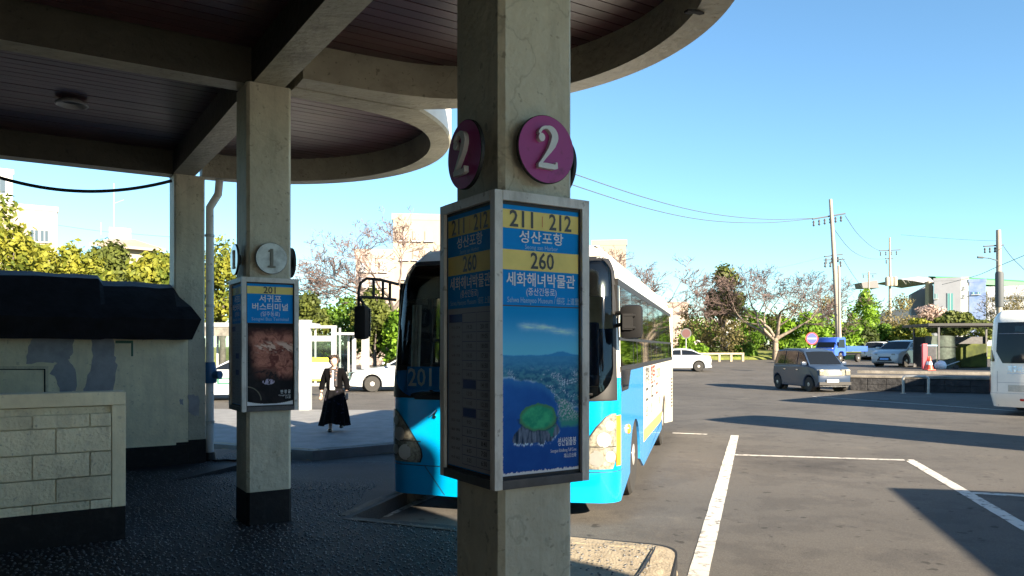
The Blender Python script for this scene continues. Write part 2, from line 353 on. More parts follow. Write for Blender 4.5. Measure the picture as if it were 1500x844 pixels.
M_SCARF = mat('scarf', (0.03, 0.03, 0.035), 0.9, col2=(0.40, 0.22, 0.15), scale=28, ramp=(0.33, 0.38), detail=1)
M_CONE = mat('cone_orange', (0.75, 0.07, 0.035), 0.5)
M_TARP = mat('dark_green_tarp', (0.050, 0.068, 0.055), 0.75, var=0.35, scale=4, bump=0.6, bscale=6)
M_RED = mat('red_paint', (0.42, 0.035, 0.06), 0.5, var=0.12)
M_SIGNBLUE = mat('sign_round_blue', (0.03, 0.05, 0.45), 0.4)
M_SIGNRED = mat('sign_round_red', (0.55, 0.03, 0.03), 0.4)
M_YELB = mat('banner_yellow', (0.80, 0.72, 0.05), 0.6)
M_SACK = mat('white_sack', (0.72, 0.74, 0.78), 0.8, var=0.1, scale=6, bump=0.6, bscale=9)
M_VALVE = mat('blue_valve', (0.02, 0.10, 0.24), 0.4)
M_PIPE = mat('flaking_white_pipe', (0.66, 0.64, 0.60), 0.6, col2=(0.22, 0.19, 0.16), scale=11, ramp=(0.28, 0.40), detail=8)
M_GREEN = mat('green_tape', (0.02, 0.12, 0.08), 0.5)
M_LED = mat('led_display', (0.85, 0.80, 0.35), 0.4, emit=0.35)

# ------------------------------------------------------------------ text
def text_mesh(body, size, bold=0.0, extrude=0.0, align='CENTER', sx=1.0):
    c = bpy.data.curves.new('lettering', 'FONT'); c.body = body; c.size = size; c.align_x = align; c.align_y = 'CENTER'
    c.offset = bold * size; c.extrude = extrude; c.resolution_u = 2
    o = bpy.data.objects.new('lettering', c); COL.objects.link(o)
    dg = bpy.context.evaluated_depsgraph_get(); dg.update()
    me = bpy.data.meshes.new_from_object(o.evaluated_get(dg))
    COL.objects.unlink(o); bpy.data.objects.remove(o); bpy.data.curves.remove(c)
    if sx != 1.0:
        for v in me.vertices: v.co.x *= sx
    return me
def put_text(body, size, m, origin, xdir, parent, world=None, bold=0.0, sx=1.0, zdir=(0, 0, 1), align='CENTER', name='lettering', fit=None, extrude=0.0):
    me = text_mesh(body, size, bold, extrude, align)
    if fit:
        w = max(v.co.x for v in me.vertices) - min(v.co.x for v in me.vertices)
        k = fit / max(w, 1e-6)
        for v in me.vertices: v.co.x *= k
    me.materials.clear(); me.materials.append(m)
    x = Vector(xdir).normalized(); z = Vector(zdir).normalized(); n = x.cross(z)
    M = Matrix(((x.x, z.x, n.x, origin[0]), (x.y, z.y, n.y, origin[1]), (x.z, z.z, n.z, origin[2]), (0, 0, 0, 1)))
    me.transform(M); me.update()
    o = bpy.data.objects.new(name, me); link(o, parent)
    if world is not None: o.matrix_parent_inverse = world
    return o

# ------------------------------------------------------------------ ground
def gz(x, y):
    return -0.15 + 0.0176 * min(max(0.0, y - 35.0), 45.0)
def lin(a, b, n): return [a + (b - a) * i / (n - 1) for i in range(n)]
gx = [-4000, -900, -300, -150] + lin(-100, 140, 25) + [200, 400, 1200, 5000]
gy = [-900, -200, -60] + lin(-30, 110, 29) + [140, 200, 400, 1000, 3000, 9000]
g = MB(); g.grid([[(x, y, gz(x, y)) for x in gx] for y in gy])
g.build('asphalt_ground', M_ASPH, smooth=30, kind='structure')
vg = MB()                                                   # grass verge beyond the lot
vx = lin(-120, 150, 55)
def verge_edge(x): return 71.5 + 0.6 * sin(x * 0.3) + (0.10 * (x - 20) if x > 20 else 0.0) + (max(0, 10 - x) * -0.55 if x < 10 else 0) * 0.65
rows = []
for k, (dy, dz) in enumerate([(0, 0.02), (0.5, 0.22), (2, 0.4), (6, 0.7), (30, 1.2), (200, 2.0)]):
    rows.append([(x, verge_edge(x) + dy, gz(x, verge_edge(x)) + dz + (0.08 * sin(x * 1.7 + k) if k > 1 else 0)) for x in vx])
vg.grid(rows); vg.build('grass_verge', M_GRASS, smooth=40, kind='structure')

def sheet(poly, z, m, name, kind='structure', jitter=0.0, zf=None):
    b = MB(); b.add([(x, y, (zf(x, y) if zf else z)) for x, y in poly], [tuple(range(len(poly)))])
    return b.build(name, m, kind=kind)
def road_line(p0, p1, w, name='road_marking', n=40):
    p0 = Vector(p0[:2]); p1 = Vector(p1[:2]); d = (p1 - p0).normalized(); nn = Vector((-d.y, d.x)); L = []; R = []
    for i in range(n + 1):
        c = p0.lerp(p1, i / n); j = 0.003
        L.append((*(c + nn * (w / 2 + random.uniform(-j, j))), -0.146)); R.append((*(c - nn * (w / 2 + random.uniform(-j, j))), -0.146))
    b = MB(); b.grid([L, R]); return b.build(name, M_PAINT_LINE, kind='structure')
a0, a1 = GP(1022.6, 844), GP(1076.4, 638)
road_line(a0 + (a0 - a1) * 0.25, a1, 0.155, n=70)
road_line(GP(1077, 666.5), GP(1331, 674.5), 0.13)
b0, b1 = GP(1331, 673.5), GP(1500, 772)
road_line(b0, b1 + (b1 - b0) * 0.6, 0.15, n=60)
road_line(GP(985, 634.5), GP(1036, 636.5), 0.13, n=14)
road_line(GP(1425, 722.5), GP(1560, 730), 0.13, n=20)
road_line(GP(560, 757), GP(650, 719), 0.13, n=20)
road_line(GP(1190, 581), GP(1500, 603), 0.12, n=60)  # sunlit strip between two shadows, painted as a pale line

# walkway (pebbled paving, its canopy shade put into the dark colour) with kerbs
BX = Vector((0.9654, -0.2606)); BY = Vector((0.2606, 0.9654))     # the bay's across / along directions
F1 = Vector((-1.52, 7.33)); F2 = Vector((1.36, 6.27))
R1 = F2 - BY * 4.1; R2 = R1 + BX * 3.4; R3 = R2 - BY * 4.0; R4 = R3 + BX * 3.4; R5 = R4 - BY * 4.0
corner = []
for k in range(7):
    t = k / 6; q = F2 - BX * 0.30; w = F2 - BY * 0.30
    corner.append(q.lerp(F2, t).lerp(F2.lerp(w, t), t))
walk = [Vector((-4.1, 9.2)), Vector((-1.17, 8.6)), F1] + corner + [R1, R2, R3, R4, R5, Vector((-14, -18)), Vector((-14, 9)), Vector((-6, 12.6)), Vector((-3.4, 11.9))]
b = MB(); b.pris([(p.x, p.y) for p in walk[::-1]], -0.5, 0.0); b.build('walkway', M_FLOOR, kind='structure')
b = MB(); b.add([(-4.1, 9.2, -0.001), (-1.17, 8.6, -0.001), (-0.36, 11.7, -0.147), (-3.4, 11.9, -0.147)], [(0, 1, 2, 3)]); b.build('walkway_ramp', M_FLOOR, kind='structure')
def fz(x, y):
    if x > -4.1 and y > 8.4:
        t = (y - (9.2 - (x + 4.1) * 0.205)) / 2.8
        return -0.147 * min(max(t, 0), 1)
    return 0.0
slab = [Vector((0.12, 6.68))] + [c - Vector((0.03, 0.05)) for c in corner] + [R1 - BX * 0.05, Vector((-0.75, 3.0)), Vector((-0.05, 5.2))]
b = MB(); b.pris([(p.x, p.y) for p in slab[::-1]], -0.1, 0.004); b.build('sunlit_corner_floor', M_CONC, kind='structure')  # same floor in the sun, its brightness put into a paler concrete
def kerb(path, w=0.13, h=0.15, top=0.007, m=M_CONC, ztop=None):
    rows = []; prof = [(0.0, top - 0.004), (-w * 0.65, top), (-w * 0.15, top - 0.004), (0.03 - w * 0.0, top - 0.03), (0.05, top - 0.07), (0.055, top - h - 0.03)]
    prof = [(-w, top - 0.1), (-w, top)] + prof[1:]
    P = [Vector(p) for p in path]
    for i, p in enumerate(P):
        d = (P[min(i + 1, len(P) - 1)] - P[max(i - 1, 0)]).normalized(); n = Vector((d.y, -d.x))   # right-hand side = road side
        zt = ztop[i] if ztop else 0
        rows.append([(p.x + n.x * (o - .055) + random.uniform(-.006, .006), p.y + n.y * (o - .055) + random.uniform(-.006, .006), z + zt + random.uniform(-.004, .004)) for o, z in prof])
    k = MB(); k.grid(rows); k.add(rows[0], [tuple(range(len(prof)))]); k.add(rows[-1], [tuple(range(len(prof)))])
    return k.build('kerb', m, smooth=50, kind='structure')
def dens(pts, step=0.12):
    out = []
    for p, q in zip(pts, pts[1:]):
        n = max(1, int((q - p).length / step))
        out += [p.lerp(q, i / n) for i in range(n)]
    return out + [pts[-1]]
kerb(dens(([R1] + corner[::-1] + [F2 - BX * 1.2])))  # kerb of the sunlit corner, its brightness in the paler concrete too
kerb(dens([F2 - BX * 1.21, F1]), w=.09, m=M_KERBD)
e = dens([F1, Vector((-1.17, 8.6)), Vector((-0.55, 10.9))]); kerb(e, w=.09, m=M_KERBD, ztop=[fz(p.x, p.y) if p.y > 8.7 else 0 for p in e])
ck = MB(); c0 = GP(961, 800, 0.018); c1 = GP(930, 850, 0.018)      # open joint beside the corner kerb
pts = [c0.lerp(c1, t / 8) + Vector((random.uniform(-.006, .006), 0, 0)) for t in range(9)]
ck.grid([[p + Vector((-.004 - .006 * sin(i / 8 * 3), 0, 0)) for i, p in enumerate(pts)], [p + Vector((.006 + .006 * sin(i / 8 * 3), 0, 0)) for i, p in enumerate(pts)]])
ck.build('kerb_joint', M_BLACK, kind='structure')
# pebbles set in the walkway
def pebble_field():
    ico = bmesh.new(); bmesh.ops.create_icosphere(ico, subdivisions=1, radius=1); ico.verts.index_update()
    bv = [v.co.copy() for v in ico.verts]; bf = [[v.index for v in f.verts] for f in ico.faces]; ico.free()
    out = MB(); rnd = random.Random(3); n = 0
    y = 4.6
    while y < 11.8:
        st = 0.052 if y < 8 else 0.062; x = -0.72 * y
        while x < 1.4:
            px = x + rnd.uniform(-.02, .02); py = y + rnd.uniform(-.02, .02); x += st
            if py > 7.33 - 0.36 * (px + 1.52) - 0.12 and px > -1.6: continue
            if py > 8 and px > -1.30 + (py - 8.2) * 0.27: continue
            if px > 1.36 - (6.27 - py) * 0.27 - 0.17: continue
            if px < -4.3 and py > 10: continue
            if rnd.random() < (0.55 if px > 0.1 and py < 6.7 else 0.12): continue
            q = rnd.uniform(0, pi); r1 = rnd.uniform(.009, .018); r2 = rnd.uniform(.007, .012); z = fz(px, py); rz = rnd.uniform(.006, .011)
            onslab = px > 0.1 and py < 6.7
            V = [(px + (v.x * cos(q) * r1 - v.y * sin(q) * r2), py + (v.x * sin(q) * r1 + v.y * cos(q) * r2), z + (0.004 if onslab else 0.001) + v.z * rz) for v in bv]
            out.add(V, bf); n += 1
        y += st
    return out
pebble_field().build('pebble', M_PEBBLE, smooth=60, kind='stuff', flip=False)

# far island pavement
isl = [(-3.1, 12.0), (-1.75, 13.05), (1.9, 16.0), (1.6, 19.5), (-8, 20.3), (-12, 13.5), (-5.0, 12.9)]
b = MB(); b.pris(isl, -0.4, 0.0); b.build('island_pavement', M_PAVE, kind='structure')
kerb(dens([Vector(isl[2]), Vector(isl[1]), Vector(isl[0])], 0.3)[::-1], m=M_CONCD)
kerb(dens([Vector(isl[0]), Vector(isl[6]), Vector((-7.5, 13.1))], 0.3)[::-1], m=M_CONC)

# ------------------------------------------------------------------ canopy of the terminal
P1C = Vector((-2.32, 7.20)); E1 = Vector((0.8434, 0.5370)); E2 = Vector((-0.5370, 0.8434))
def AB(a, b, z=0.0):
    p = P1C + E1 * a + E2 * b
    return Vector((p.x, p.y, z))
ROT = Matrix(((E1.x, E2.x, 0), (E1.y, E2.y, 0), (0, 0, 1)))
ANG = atan2(E1.y, E1.x)
canopy = empty('terminal_canopy', AB(0, 0, 0), 0, 'concrete bus terminal canopy with scalloped round edge and plum slatted ceiling', 'canopy')
ci = inv(canopy)
M_BOUNCE = mat('pale_bounce_floor', (0.55, 0.50, 0.41), 0.85, var=0.12, scale=2)
b = MB(); b.prism([(-.35, -6.0), (3.0, -6.0), (3.0, -16), (-.35, -16)], lambda a, c: AB(a, c, -.1), lambda a, c: AB(a, c, .005)); b.build('bounce_apron', M_BOUNCE, kind='structure')  # unseen pale floor, added to bounce sunlight under the canopy
PB = {0: 0.0, 1: 4.31, -1: -4.226, -2: -8.45, -3: -12.7}
LOBA = 0.13; LOBB = {k: -2.36 + 4.21 * k for k in range(-3, 2)}; LR = 2.5
for k, bb in PB.items():
    a0 = 0.066 if k in (1, -1) else 0.0
    s = MB(); c = 0.025
    o = [(-.2 + c, -.212), (.2 - c, -.212), (.2, -.212 + c), (.2, .212 - c), (.2 - c, .212), (-.2 + c, .212), (-.2, .212 - c), (-.2, -.212 + c)]
    zs = [0.30, 1.0, 1.8, 2.6, 3.3, 3.997]
    s.grid([[AB(a0 + x, bb + y, z) for x, y in o] for z in zs], close=True)
    p = s.build('pillar', M_PLASTER, canopy, world=ci, smooth=25)
    d = MB(); o2 = [(x * 1.015, y * 1.015) for x, y in o]
    d.grid([[AB(a0 + x, bb + y, z) for x, y in o2] for z in (-0.2, 0.3, 0.302)], close=True); d.add([AB(a0 + x, bb + y, .302) for x, y in o2], [tuple(range(8))])
    d.build('dado', M_DADO, p)
def abox(m, a0, a1, b0, b1, z0, z1, mi=0):
    m.box(AB((a0 + a1) / 2, (b0 + b1) / 2, (z0 + z1) / 2), (a1 - a0, b1 - b0, z1 - z0), mi, ROT)
ks = sorted(PB)
for k0, k1 in zip(ks, ks[1:]):              # beams along the pillar line
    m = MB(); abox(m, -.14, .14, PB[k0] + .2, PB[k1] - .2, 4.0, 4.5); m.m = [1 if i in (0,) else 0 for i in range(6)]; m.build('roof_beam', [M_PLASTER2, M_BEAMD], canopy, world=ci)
for k in ks:                                # heads over the pillars, beams to the left, cantilevers to the right
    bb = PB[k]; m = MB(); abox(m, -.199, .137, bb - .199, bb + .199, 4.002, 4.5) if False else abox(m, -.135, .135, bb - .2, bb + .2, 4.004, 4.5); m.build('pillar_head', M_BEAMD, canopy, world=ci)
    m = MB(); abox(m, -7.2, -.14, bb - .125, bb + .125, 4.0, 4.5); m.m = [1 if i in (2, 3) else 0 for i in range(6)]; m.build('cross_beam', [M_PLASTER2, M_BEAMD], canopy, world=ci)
for k, lb in LOBB.items():                  # ring beams
    hb = 2.105
    n = 96; rows = []
    def ring_r(t):
        lo = (sin(t) < 0 and k > -3) or (sin(t) > 0 and k < 1); sn = max(abs(sin(t)), 1e-4)
        ro = min(LR, hb / sn) if lo else LR
        ri = ((LR - .24) ** -9 + (1.86 / sn) ** -9) ** (-1 / 9) if lo else LR - .24
        return min(ri, ro - .04), ro
    for i in range(n + 1):
        t = radians(-87.5) + radians(175) * i / n; ri, ro = ring_r(t)
        rows.append([AB(LOBA + r * cos(t), lb + r * sin(t), z) for r, z in [(ri, 4.0), (ri, 4.5), (ro - .02, 4.62), (ro, 4.66), (ro, 4.03), (ro - .02, 4.0)]])
    t0 = -math.asin(min(1, hb / LR)) if k > -3 else -pi / 2; t1 = math.asin(min(1, hb / LR)) if k < 1 else pi / 2
    prof = range(6)
    m = MB()
    for i in range(n):
        for j in range(len(prof)):
            j2 = (j + 1) % len(prof)
            m.add([rows[i][j], rows[i][j2], rows[i + 1][j2], rows[i + 1][j]], [(0, 1, 2, 3)], 1 if j in (2, 3) else 0)
    m.add(rows[0], [tuple(range(6))]); m.add(rows[-1], [tuple(range(6))])
    m.build('ring_beam', [M_PLASTER2, M_FASCIA], canopy, smooth=35, world=ci)
    poly = [(LOBA + (LR - .1) * cos(t0 + (t1 - t0) * i / n), lb + (LR - .1) * sin(t0 + (t1 - t0) * i / n)) for i in range(n + 1)] + [(-.1, lb + hb), (-.1, lb - hb)]
    m = MB(); m.prism(poly, lambda a, b_: AB(a, b_, 4.47), lambda a, b_: AB(a, b_, 4.64)); m.build('roof_slab', M_ROOFTOP, canopy, world=ci)
m = MB(); abox(m, -9.4, -.105, -15.5, 4.42, 4.505, 4.642); m.build('roof_slab', M_ROOFTOP, canopy, world=ci)
# unseen dark wall added beside the view to darken the space under the roof
m = MB(); abox(m, -3.6, -3.4, -15.5, 3.9, 0, 4.3); m.build('rear_or_blocker_wall', M_BLOCKER, canopy, world=ci)
# ceiling boards: thin strips along E1, a dark gap between each
PW = 0.135
bb = PB[-1]
while bb < PB[1] - .12:
    j = 0.0
    for k, lb in LOBB.items():
        if abs(bb + PW / 2 - lb) < 2.11:
            q = (LR - .24) ** 2 - (bb + PW / 2 - lb) ** 2
            ae = LOBA + sqrt(max(q, 0)) + .02 if q > 0 else 0
            if ae > .3:
                m = MB(); abox(m, .14, ae, bb + .006, bb + PW - .006, 4.315 + random.uniform(-.002, .002), 4.335); m.build('ceiling_board', M_PLANK, canopy, world=ci)
    if min(abs(bb + PW / 2 - v) for v in PB.values()) > .13:
        m = MB(); abox(m, -7.1, -.14, bb + .006, bb + PW - .006, 4.315 + random.uniform(-.002, .002), 4.335); m.build('ceiling_board', M_PLANK, canopy, world=ci)
    bb += PW
bb = PB[-1]
m = MB()
for k in (0, 1):
    lb = LOBB[k]; poly = [(LOBA + (LR - .25) * cos(t), lb + (LR - .25) * sin(t)) for t in lin(-1.1, 1.1, 30)] + [(.1, lb + 2.1), (.1, lb - 2.1)]
    m.prism(poly, lambda a, b_: AB(a, b_, 4.345), lambda a, b_: AB(a, b_, 4.36))
abox(m, -7.1, -.12, PB[-1], PB[1], 4.345, 4.36); m.build('ceiling_void', M_VOID, canopy, world=ci)
m = MB()
for k in (-1, -2, -3):
    lb = LOBB[k]; poly = [(LOBA + (LR - .23) * cos(t), lb + (LR - .23) * sin(t)) for t in lin(-1.0, 1.0, 24)] + [(.1, lb + 2.1), (.1, lb - 2.1)]
    m.prism(poly, lambda a, b_: AB(a, b_, 4.32), lambda a, b_: AB(a, b_, 4.36))
abox(m, -7.1, -.12, -15.4, PB[-1], 4.32, 4.36); m.build('ceiling_panel', M_PLANK, canopy, world=ci)
# recessed downlight (unlit)
dl = PX(105, 150, 8.45); dl.z = 4.31
lt = empty('downlight', dl, 0, 'round white unlit downlight set in the dark slatted ceiling', 'ceiling light')
m = MB(); m.lathe([(.10, .0), (.16, -.03), (.165, -.05), (.15, -.055), (.12, -.02), (.115, .0)], 24, capped=False); m.build('trim_ring', M_STEELW, lt, smooth=40)
m = MB(); m.lathe([(.118, .002), (.118, -.006)], 24); m.build('lamp_lens', M_INT, lt)
# bird-chewed scab on the ring underside
m = MB(); p = PX(1016, 20, 5.5); p.z = 3.996
m.pris([(p.x + x, p.y + y) for x, y in [(-.07, .0), (-.03, .02), (.0, .0), (.05, .03), (.08, .01), (.03, -.03), (-.05, -.04)]], 3.985, 4.001)
m.build('paint_scab', M_BASALT, canopy, world=ci)

# ------------------------------------------------------------------ number discs and route boxes on the pillars
def stroke(m, pts, z0, z1, M2, mi=0):     # variable-width stroke: (x, y, halfwidth)
    P = [Vector((x, y)) for x, y, w in pts]; L = []; R = []
    for i, p in enumerate(P):
        d = (P[min(i + 1, len(P) - 1)] - P[max(i - 1, 0)]).normalized(); n = Vector((-d.y, d.x)); w = pts[i][2]
        L.append(p + n * w); R.append(p - n * w)
    rows = [[M2(q.x, q.y, z1) for q in L], [M2(q.x, q.y, z1) for q in R], [M2(q.x, q.y, z0) for q in R], [M2(q.x, q.y, z0) for q in L], [M2(q.x, q.y, z1) for q in L]]
    m.grid(rows, mi)
    m.add([rows[0][0], rows[1][0], rows[2][0], rows[3][0]], [(0, 1, 2, 3)], mi); m.add([rows[0][-1], rows[1][-1], rows[2][-1], rows[3][-1]], [(0, 1, 2, 3)], mi)
def digit2(m, M2, z0, z1):
    top = [(-.21 + .0, .21, .075)]
    c = [(.0 + .235 * cos(t), .27 + .20 * sin(t), .035 + .062 * max(0, cos(t)) ** 0.8) for t in lin(radians(170), radians(-30), 16)]
    low = [(.17, .09, .085), (.08, -.04, .062), (-.06, -.20, .042), (-.17, -.33, .036), (-.25, -.43, .03)]
    stroke(m, c + low, z0, z1, M2)
    stroke(m, [(-.26, -.41, .055), (.0, -.405, .062), (.2, -.41, .06), (.27, -.40, .062), (.285, -.30, .02)], z0 + .0004, z1 + .0006, M2)
    cc = [(-.165 + .095 * cos(t), .225 + .095 * sin(t)) for t in lin(0, 2 * pi, 15)[:-1]]
    m.prism(cc, lambda x, y: M2(x, y, z0), lambda x, y: M2(x, y, z1 + .0004))
def digit1(m, M2, z0, z1):
    stroke(m, [(.0, .47, .075), (.0, -.38, .075)], z0, z1, M2)
    stroke(m, [(-.17, .33, .035), (-.08, .38, .045), (.02, .44, .03)], z0, z1 + .0005, M2)
    stroke(m, [(-.2, -.42, .045), (.2, -.42, .045)], z0, z1 + .0006, M2)
def face_frame(center, face):   # face 0: right face (normal -E2) 1: left face (normal -E1) 2: +E1 face 3: +E2 face
    x = [E1, -E2, E2, -E1][face]; n = [-E2, -E1, E1, E2][face]
    return Vector((x.x, x.y, 0)), Vector((n.x, n.y, 0))
def disc(pc, face, rad, z, mdisc, mnum, digit, label, group, half):
    x, n = face_frame(pc, face)
    c = Vector((pc.x, pc.y, z)) + n * (half + .012)
    r = empty('number_disc', c, 0, label, 'number sign', group); w = inv(r)
    m = MB(); T = lambda px, py, pz: c + x * px + Vector((0, 0, 1)) * py + n * pz
    rows = [[T(rr * cos(2 * pi * i / 48), rr * sin(2 * pi * i / 48), h) for i in range(48)] for rr, h in [(rad * .98, .034), (rad, .037), (rad, .052), (rad - .003, .055)]]
    m.grid(rows, 1, close=True); m.add(rows[0], [tuple(range(48))], 1); m.add(rows[-1], [tuple(range(48))])
    m.build('disc_plate', [mdisc, M_BLACK], r, world=w)
    m = MB(); st = [T(.05 * cos(2 * pi * i / 12), .05 * sin(2 * pi * i / 12), 0) for i in range(12)]; s2 = [p + n * .036 for p in st]
    m.grid([st, s2], close=True); m.build('standoff', M_BLACK, r, world=w)
    m = MB(); s = rad * 1.28; off = -.012 if digit == 2 else 0
    (digit2 if digit == 2 else digit1)(m, lambda a, b_, h: T(a * s * .92 + off, b_ * s + .0, h), .0555, .078 if digit == 2 else .066)
    m.build('numeral', mnum, r, world=w)
P2C = AB(.066, PB[-1])
fn = ['facing the road', 'on the shaded face by the bus', 'on the outer face', 'on the hidden rear face']
for f in range(4):
    disc(P2C, f, .152 if f != 1 else .158, 2.485, M_DISC, M_NUM, 2, ['magenta disc with number 2 facing the bay on the near pillar', 'magenta disc with number 2 in the shade on the near pillar', 'magenta disc of the near pillar seen edge on against the sky', 'magenta disc on the back of the near pillar towards the bus'][f], 'number discs on the near pillar', .2 if f in (1, 2) else .212)
for f in range(4):
    disc(P1C, f, .142, 2.41, M_DISC_S if f == 0 else M_BLACKG, M_NUM_D if f == 0 else M_NUM, 1, ['silver disc with number 1 on the farther pillar', 'dark disc on the shaded left face of the farther pillar', 'dark disc edge on at the right of the farther pillar', 'dark disc on the back of the farther pillar'][f], 'number discs on the farther pillar', .2 if f in (1, 2) else .212)

def print_grid(name, nx, nz, T, fn_col, m, parent, world):
    V = [T(i / nx, j / nz) for j in range(nz + 1) for i in range(nx + 1)]
    Fc = [(j * (nx + 1) + i, j * (nx + 1) + i + 1, (j + 1) * (nx + 1) + i + 1, (j + 1) * (nx + 1) + i) for j in range(nz) for i in range(nx)]
    me = bpy.data.meshes.new(name); me.from_pydata(V, [], Fc)
    at = me.color_attributes.new('print', 'FLOAT_COLOR', 'POINT'); d = []
    for j in range(nz + 1):
        for i in range(nx + 1): d += [*[min(.85, q * 1.35) for q in fn_col(i / nx, j / nz)], 1.0]
    at.data.foreach_set('color', d); me.materials.append(m)
    o = bpy.data.objects.new(name, me); link(o, parent); o.matrix_parent_inverse = world
    return o
def fbm(x, y, o=5, s=0.0):
    return mnoise.fractal(Vector((x, y, s)), 0.55, 2.1, o)
def mixc(a, b, t):
    t = min(max(t, 0), 1); return tuple(p + (q - p) * t for p, q in zip(a, b))
def sst(a, b, x):
    t = min(max((x - a) / (b - a), 0), 1); return t * t * (3 - 2 * t)
def photo_island(u, t):     # u left-right, t bottom-top; aerial view of a tuff cone
    w = fbm(u * 3.0, t * 5.0, 5, 1.0)
    if t > 0.70:            # sky with a long streak of cloud and a far mountain
        c = mixc((.10, .42, .68), (.0, .21, .52), sst(.70, .98, t))
        k = math.exp(-((t - (.875 - .05 * (u - .4) + .012 * w)) / (.020 * (1.2 - u * .5))) ** 2) * sst(.15, .35, u) * sst(1.05, .75, u) * (.75 + .6 * fbm(u * 4, t * 60, 4, 3.0)); c = mixc(c, (.42, .66, .80), k)
        ridge = .708 + .022 * math.exp(-((u - .76) / .13) ** 2) + .004 * fbm(u * 10, 0, 3)
        return mixc(c, (.015, .17, .42), .85 * sst(ridge + .004, ridge - .004, t))
    coast = .545 + .03 * sst(.5, .0, u) - .16 * sst(.42, .95, u) + .012 * fbm(u * 7, 1.0, 5)
    neck = sst(.60, .75, u) * sst(.40, .44, t + .03 * w) * sst(.62 - .22 * u + .06, .56 - .22 * u + .05, t) if u > .6 else 0
    land = max(sst(coast - .006, coast + .006, t), sst(.3, .6, neck))
    sea = mixc((.004, .05, .24), (.012, .10, .37), t / .65 + .25 * w); sea = mixc(sea, (.03, .18, .42), .5 * sst(.06, .0, coast - t))
    f = fbm(u * 15, t * 42, 6); g = mixc((.012, .085, .19), (.05, .19, .27), .5 + 1.2 * f); town = sst(.05, .3, fbm(u * 6, t * 16, 4, 7.0)) * sst(.66, .58, t)
    g = mixc(g, (.34, .44, .56), town * sst(.0, .25, fbm(u * 70, t * 130, 2, 5.0))); g = mixc(g, (.04, .22, .46), sst(.56, .70, t) * .8)
    c = mixc(sea, g, land)
    if t < .62: c = mixc(c, (.38, .56, .70), .55 * math.exp(-((t - coast) / .006) ** 2) * (.6 + w))
    if u > .68 and .26 < t < .44:                       # shore town and green flats to the right of the cone
        k = sst(.70, .80, u + .05 * w) * sst(.25, .29, t + .02 * w) * sst(.47, .42, t + (u - .8) * .5)
        c = mixc(c, mixc((.03, .20, .18), (.36, .38, .48), sst(-.05, .3, fbm(u * 55, t * 85, 3, 4.0)) * sst(.29, .35, t)), k)
    ex, ey = (u - .46) / .245, (t - .335) / .082; rr = sqrt(ex * ex + ey * ey) * (1 + .09 * fbm(u * 10, t * 10, 4))
    bot = .178 + .05 * ((u - .40) / .32) ** 4 + .022 * fbm(u * 11, 3.0, 5); x0_, x1_ = .115 + .17 * sst(.20, .34, t), .765 - .10 * sst(.20, .36, t)
    inx = sst(x0_, x0_ + .02, u + .02 * w) * sst(x1_ + .01, x1_ - .02, u + .02 * w)
    body = inx * sst(bot - .003, bot + .004, t) * (1 if t < .34 else 0)
    c = mixc(c, (.50, .66, .80), .8 * inx * math.exp(-((t - bot + .004) / .007) ** 2) * sst(-.25, .15, fbm(u * 26, t * 30, 3, 9.0)))
    cl = mixc((.006, .022, .055), (.12, .16, .24), .42 + .8 * fbm(u * 30, t * 6, 5, 2.0)); cl = mixc(cl, (.012, .16, .14), sst(.0, .35, fbm(u * 8, t * 14, 4, 6.0)) * sst(.45, .65, u))
    c = mixc(c, cl, body)
    top = mixc((.012, .21, .13), (.035, .33, .17), .5 + .9 * fbm(u * 8, t * 15, 5)); top = mixc(top, (.05, .17, .09), sst(.72, .98, rr))
    c = mixc(c, (.01, .03, .05), sst(1.12, 1.04, rr) * sst(.335, .33, t + 0) * .6); c = mixc(c, top, sst(1.03, .98, rr))
    if t < .012 + .010 * (fbm(u * 30, 0, 3) + .4) or u < .008 + .008 * fbm(0, t * 50, 3): c = (.50, .52, .55)
    return c
def photo_cave(u, t):
    f = fbm(u * 3 + .6 * fbm(u * 4, t * 6, 3), t * 7 + .8 * fbm(u * 3, t * 4, 3, 2.0), 5)
    k = sst(.28, .42, t) * sst(.98, .80, t) * sst(.02, .30, u + .25 * (t - .55))
    c = mixc((.006, .006, .008), mixc((.12, .035, .028), (.42, .17, .12), .5 + 1.1 * f), k)
    g = sst(.05, .2, fbm(u * 3, t * 13 + u * 3, 5, 5.0)) * sst(.62, .68, t) * sst(.80, .74, t) * sst(.1, .3, u); c = mixc(c, (.55, .38, .30), g)
    dk = sst(.38, .30, abs((u - .32) + .4 * (t - .4))) * sst(.50, .42, t) * .9; c = mixc(c, (.015, .013, .015), dk * (.6 + f))
    if ((u - .46) / .13) ** 2 + ((t - .285) / .035) ** 2 < 1 and fbm(u * 20, t * 24, 3) > -.1: c = (.36, .32, .42)
    arc = abs(sqrt(((u + .02) / .32) ** 2 + ((t - .06) / .17) ** 2) - 1)
    if arc < .035 and t > .06: c = (.12, .115, .09)
    if t < .035 + .035 * (2 * u - 1) ** 2 - .02 or (u < .01): c = (.55, .56, .58)
    return c
M_PHOTO = attr_mat('poster_print', 0.6, 0.15)

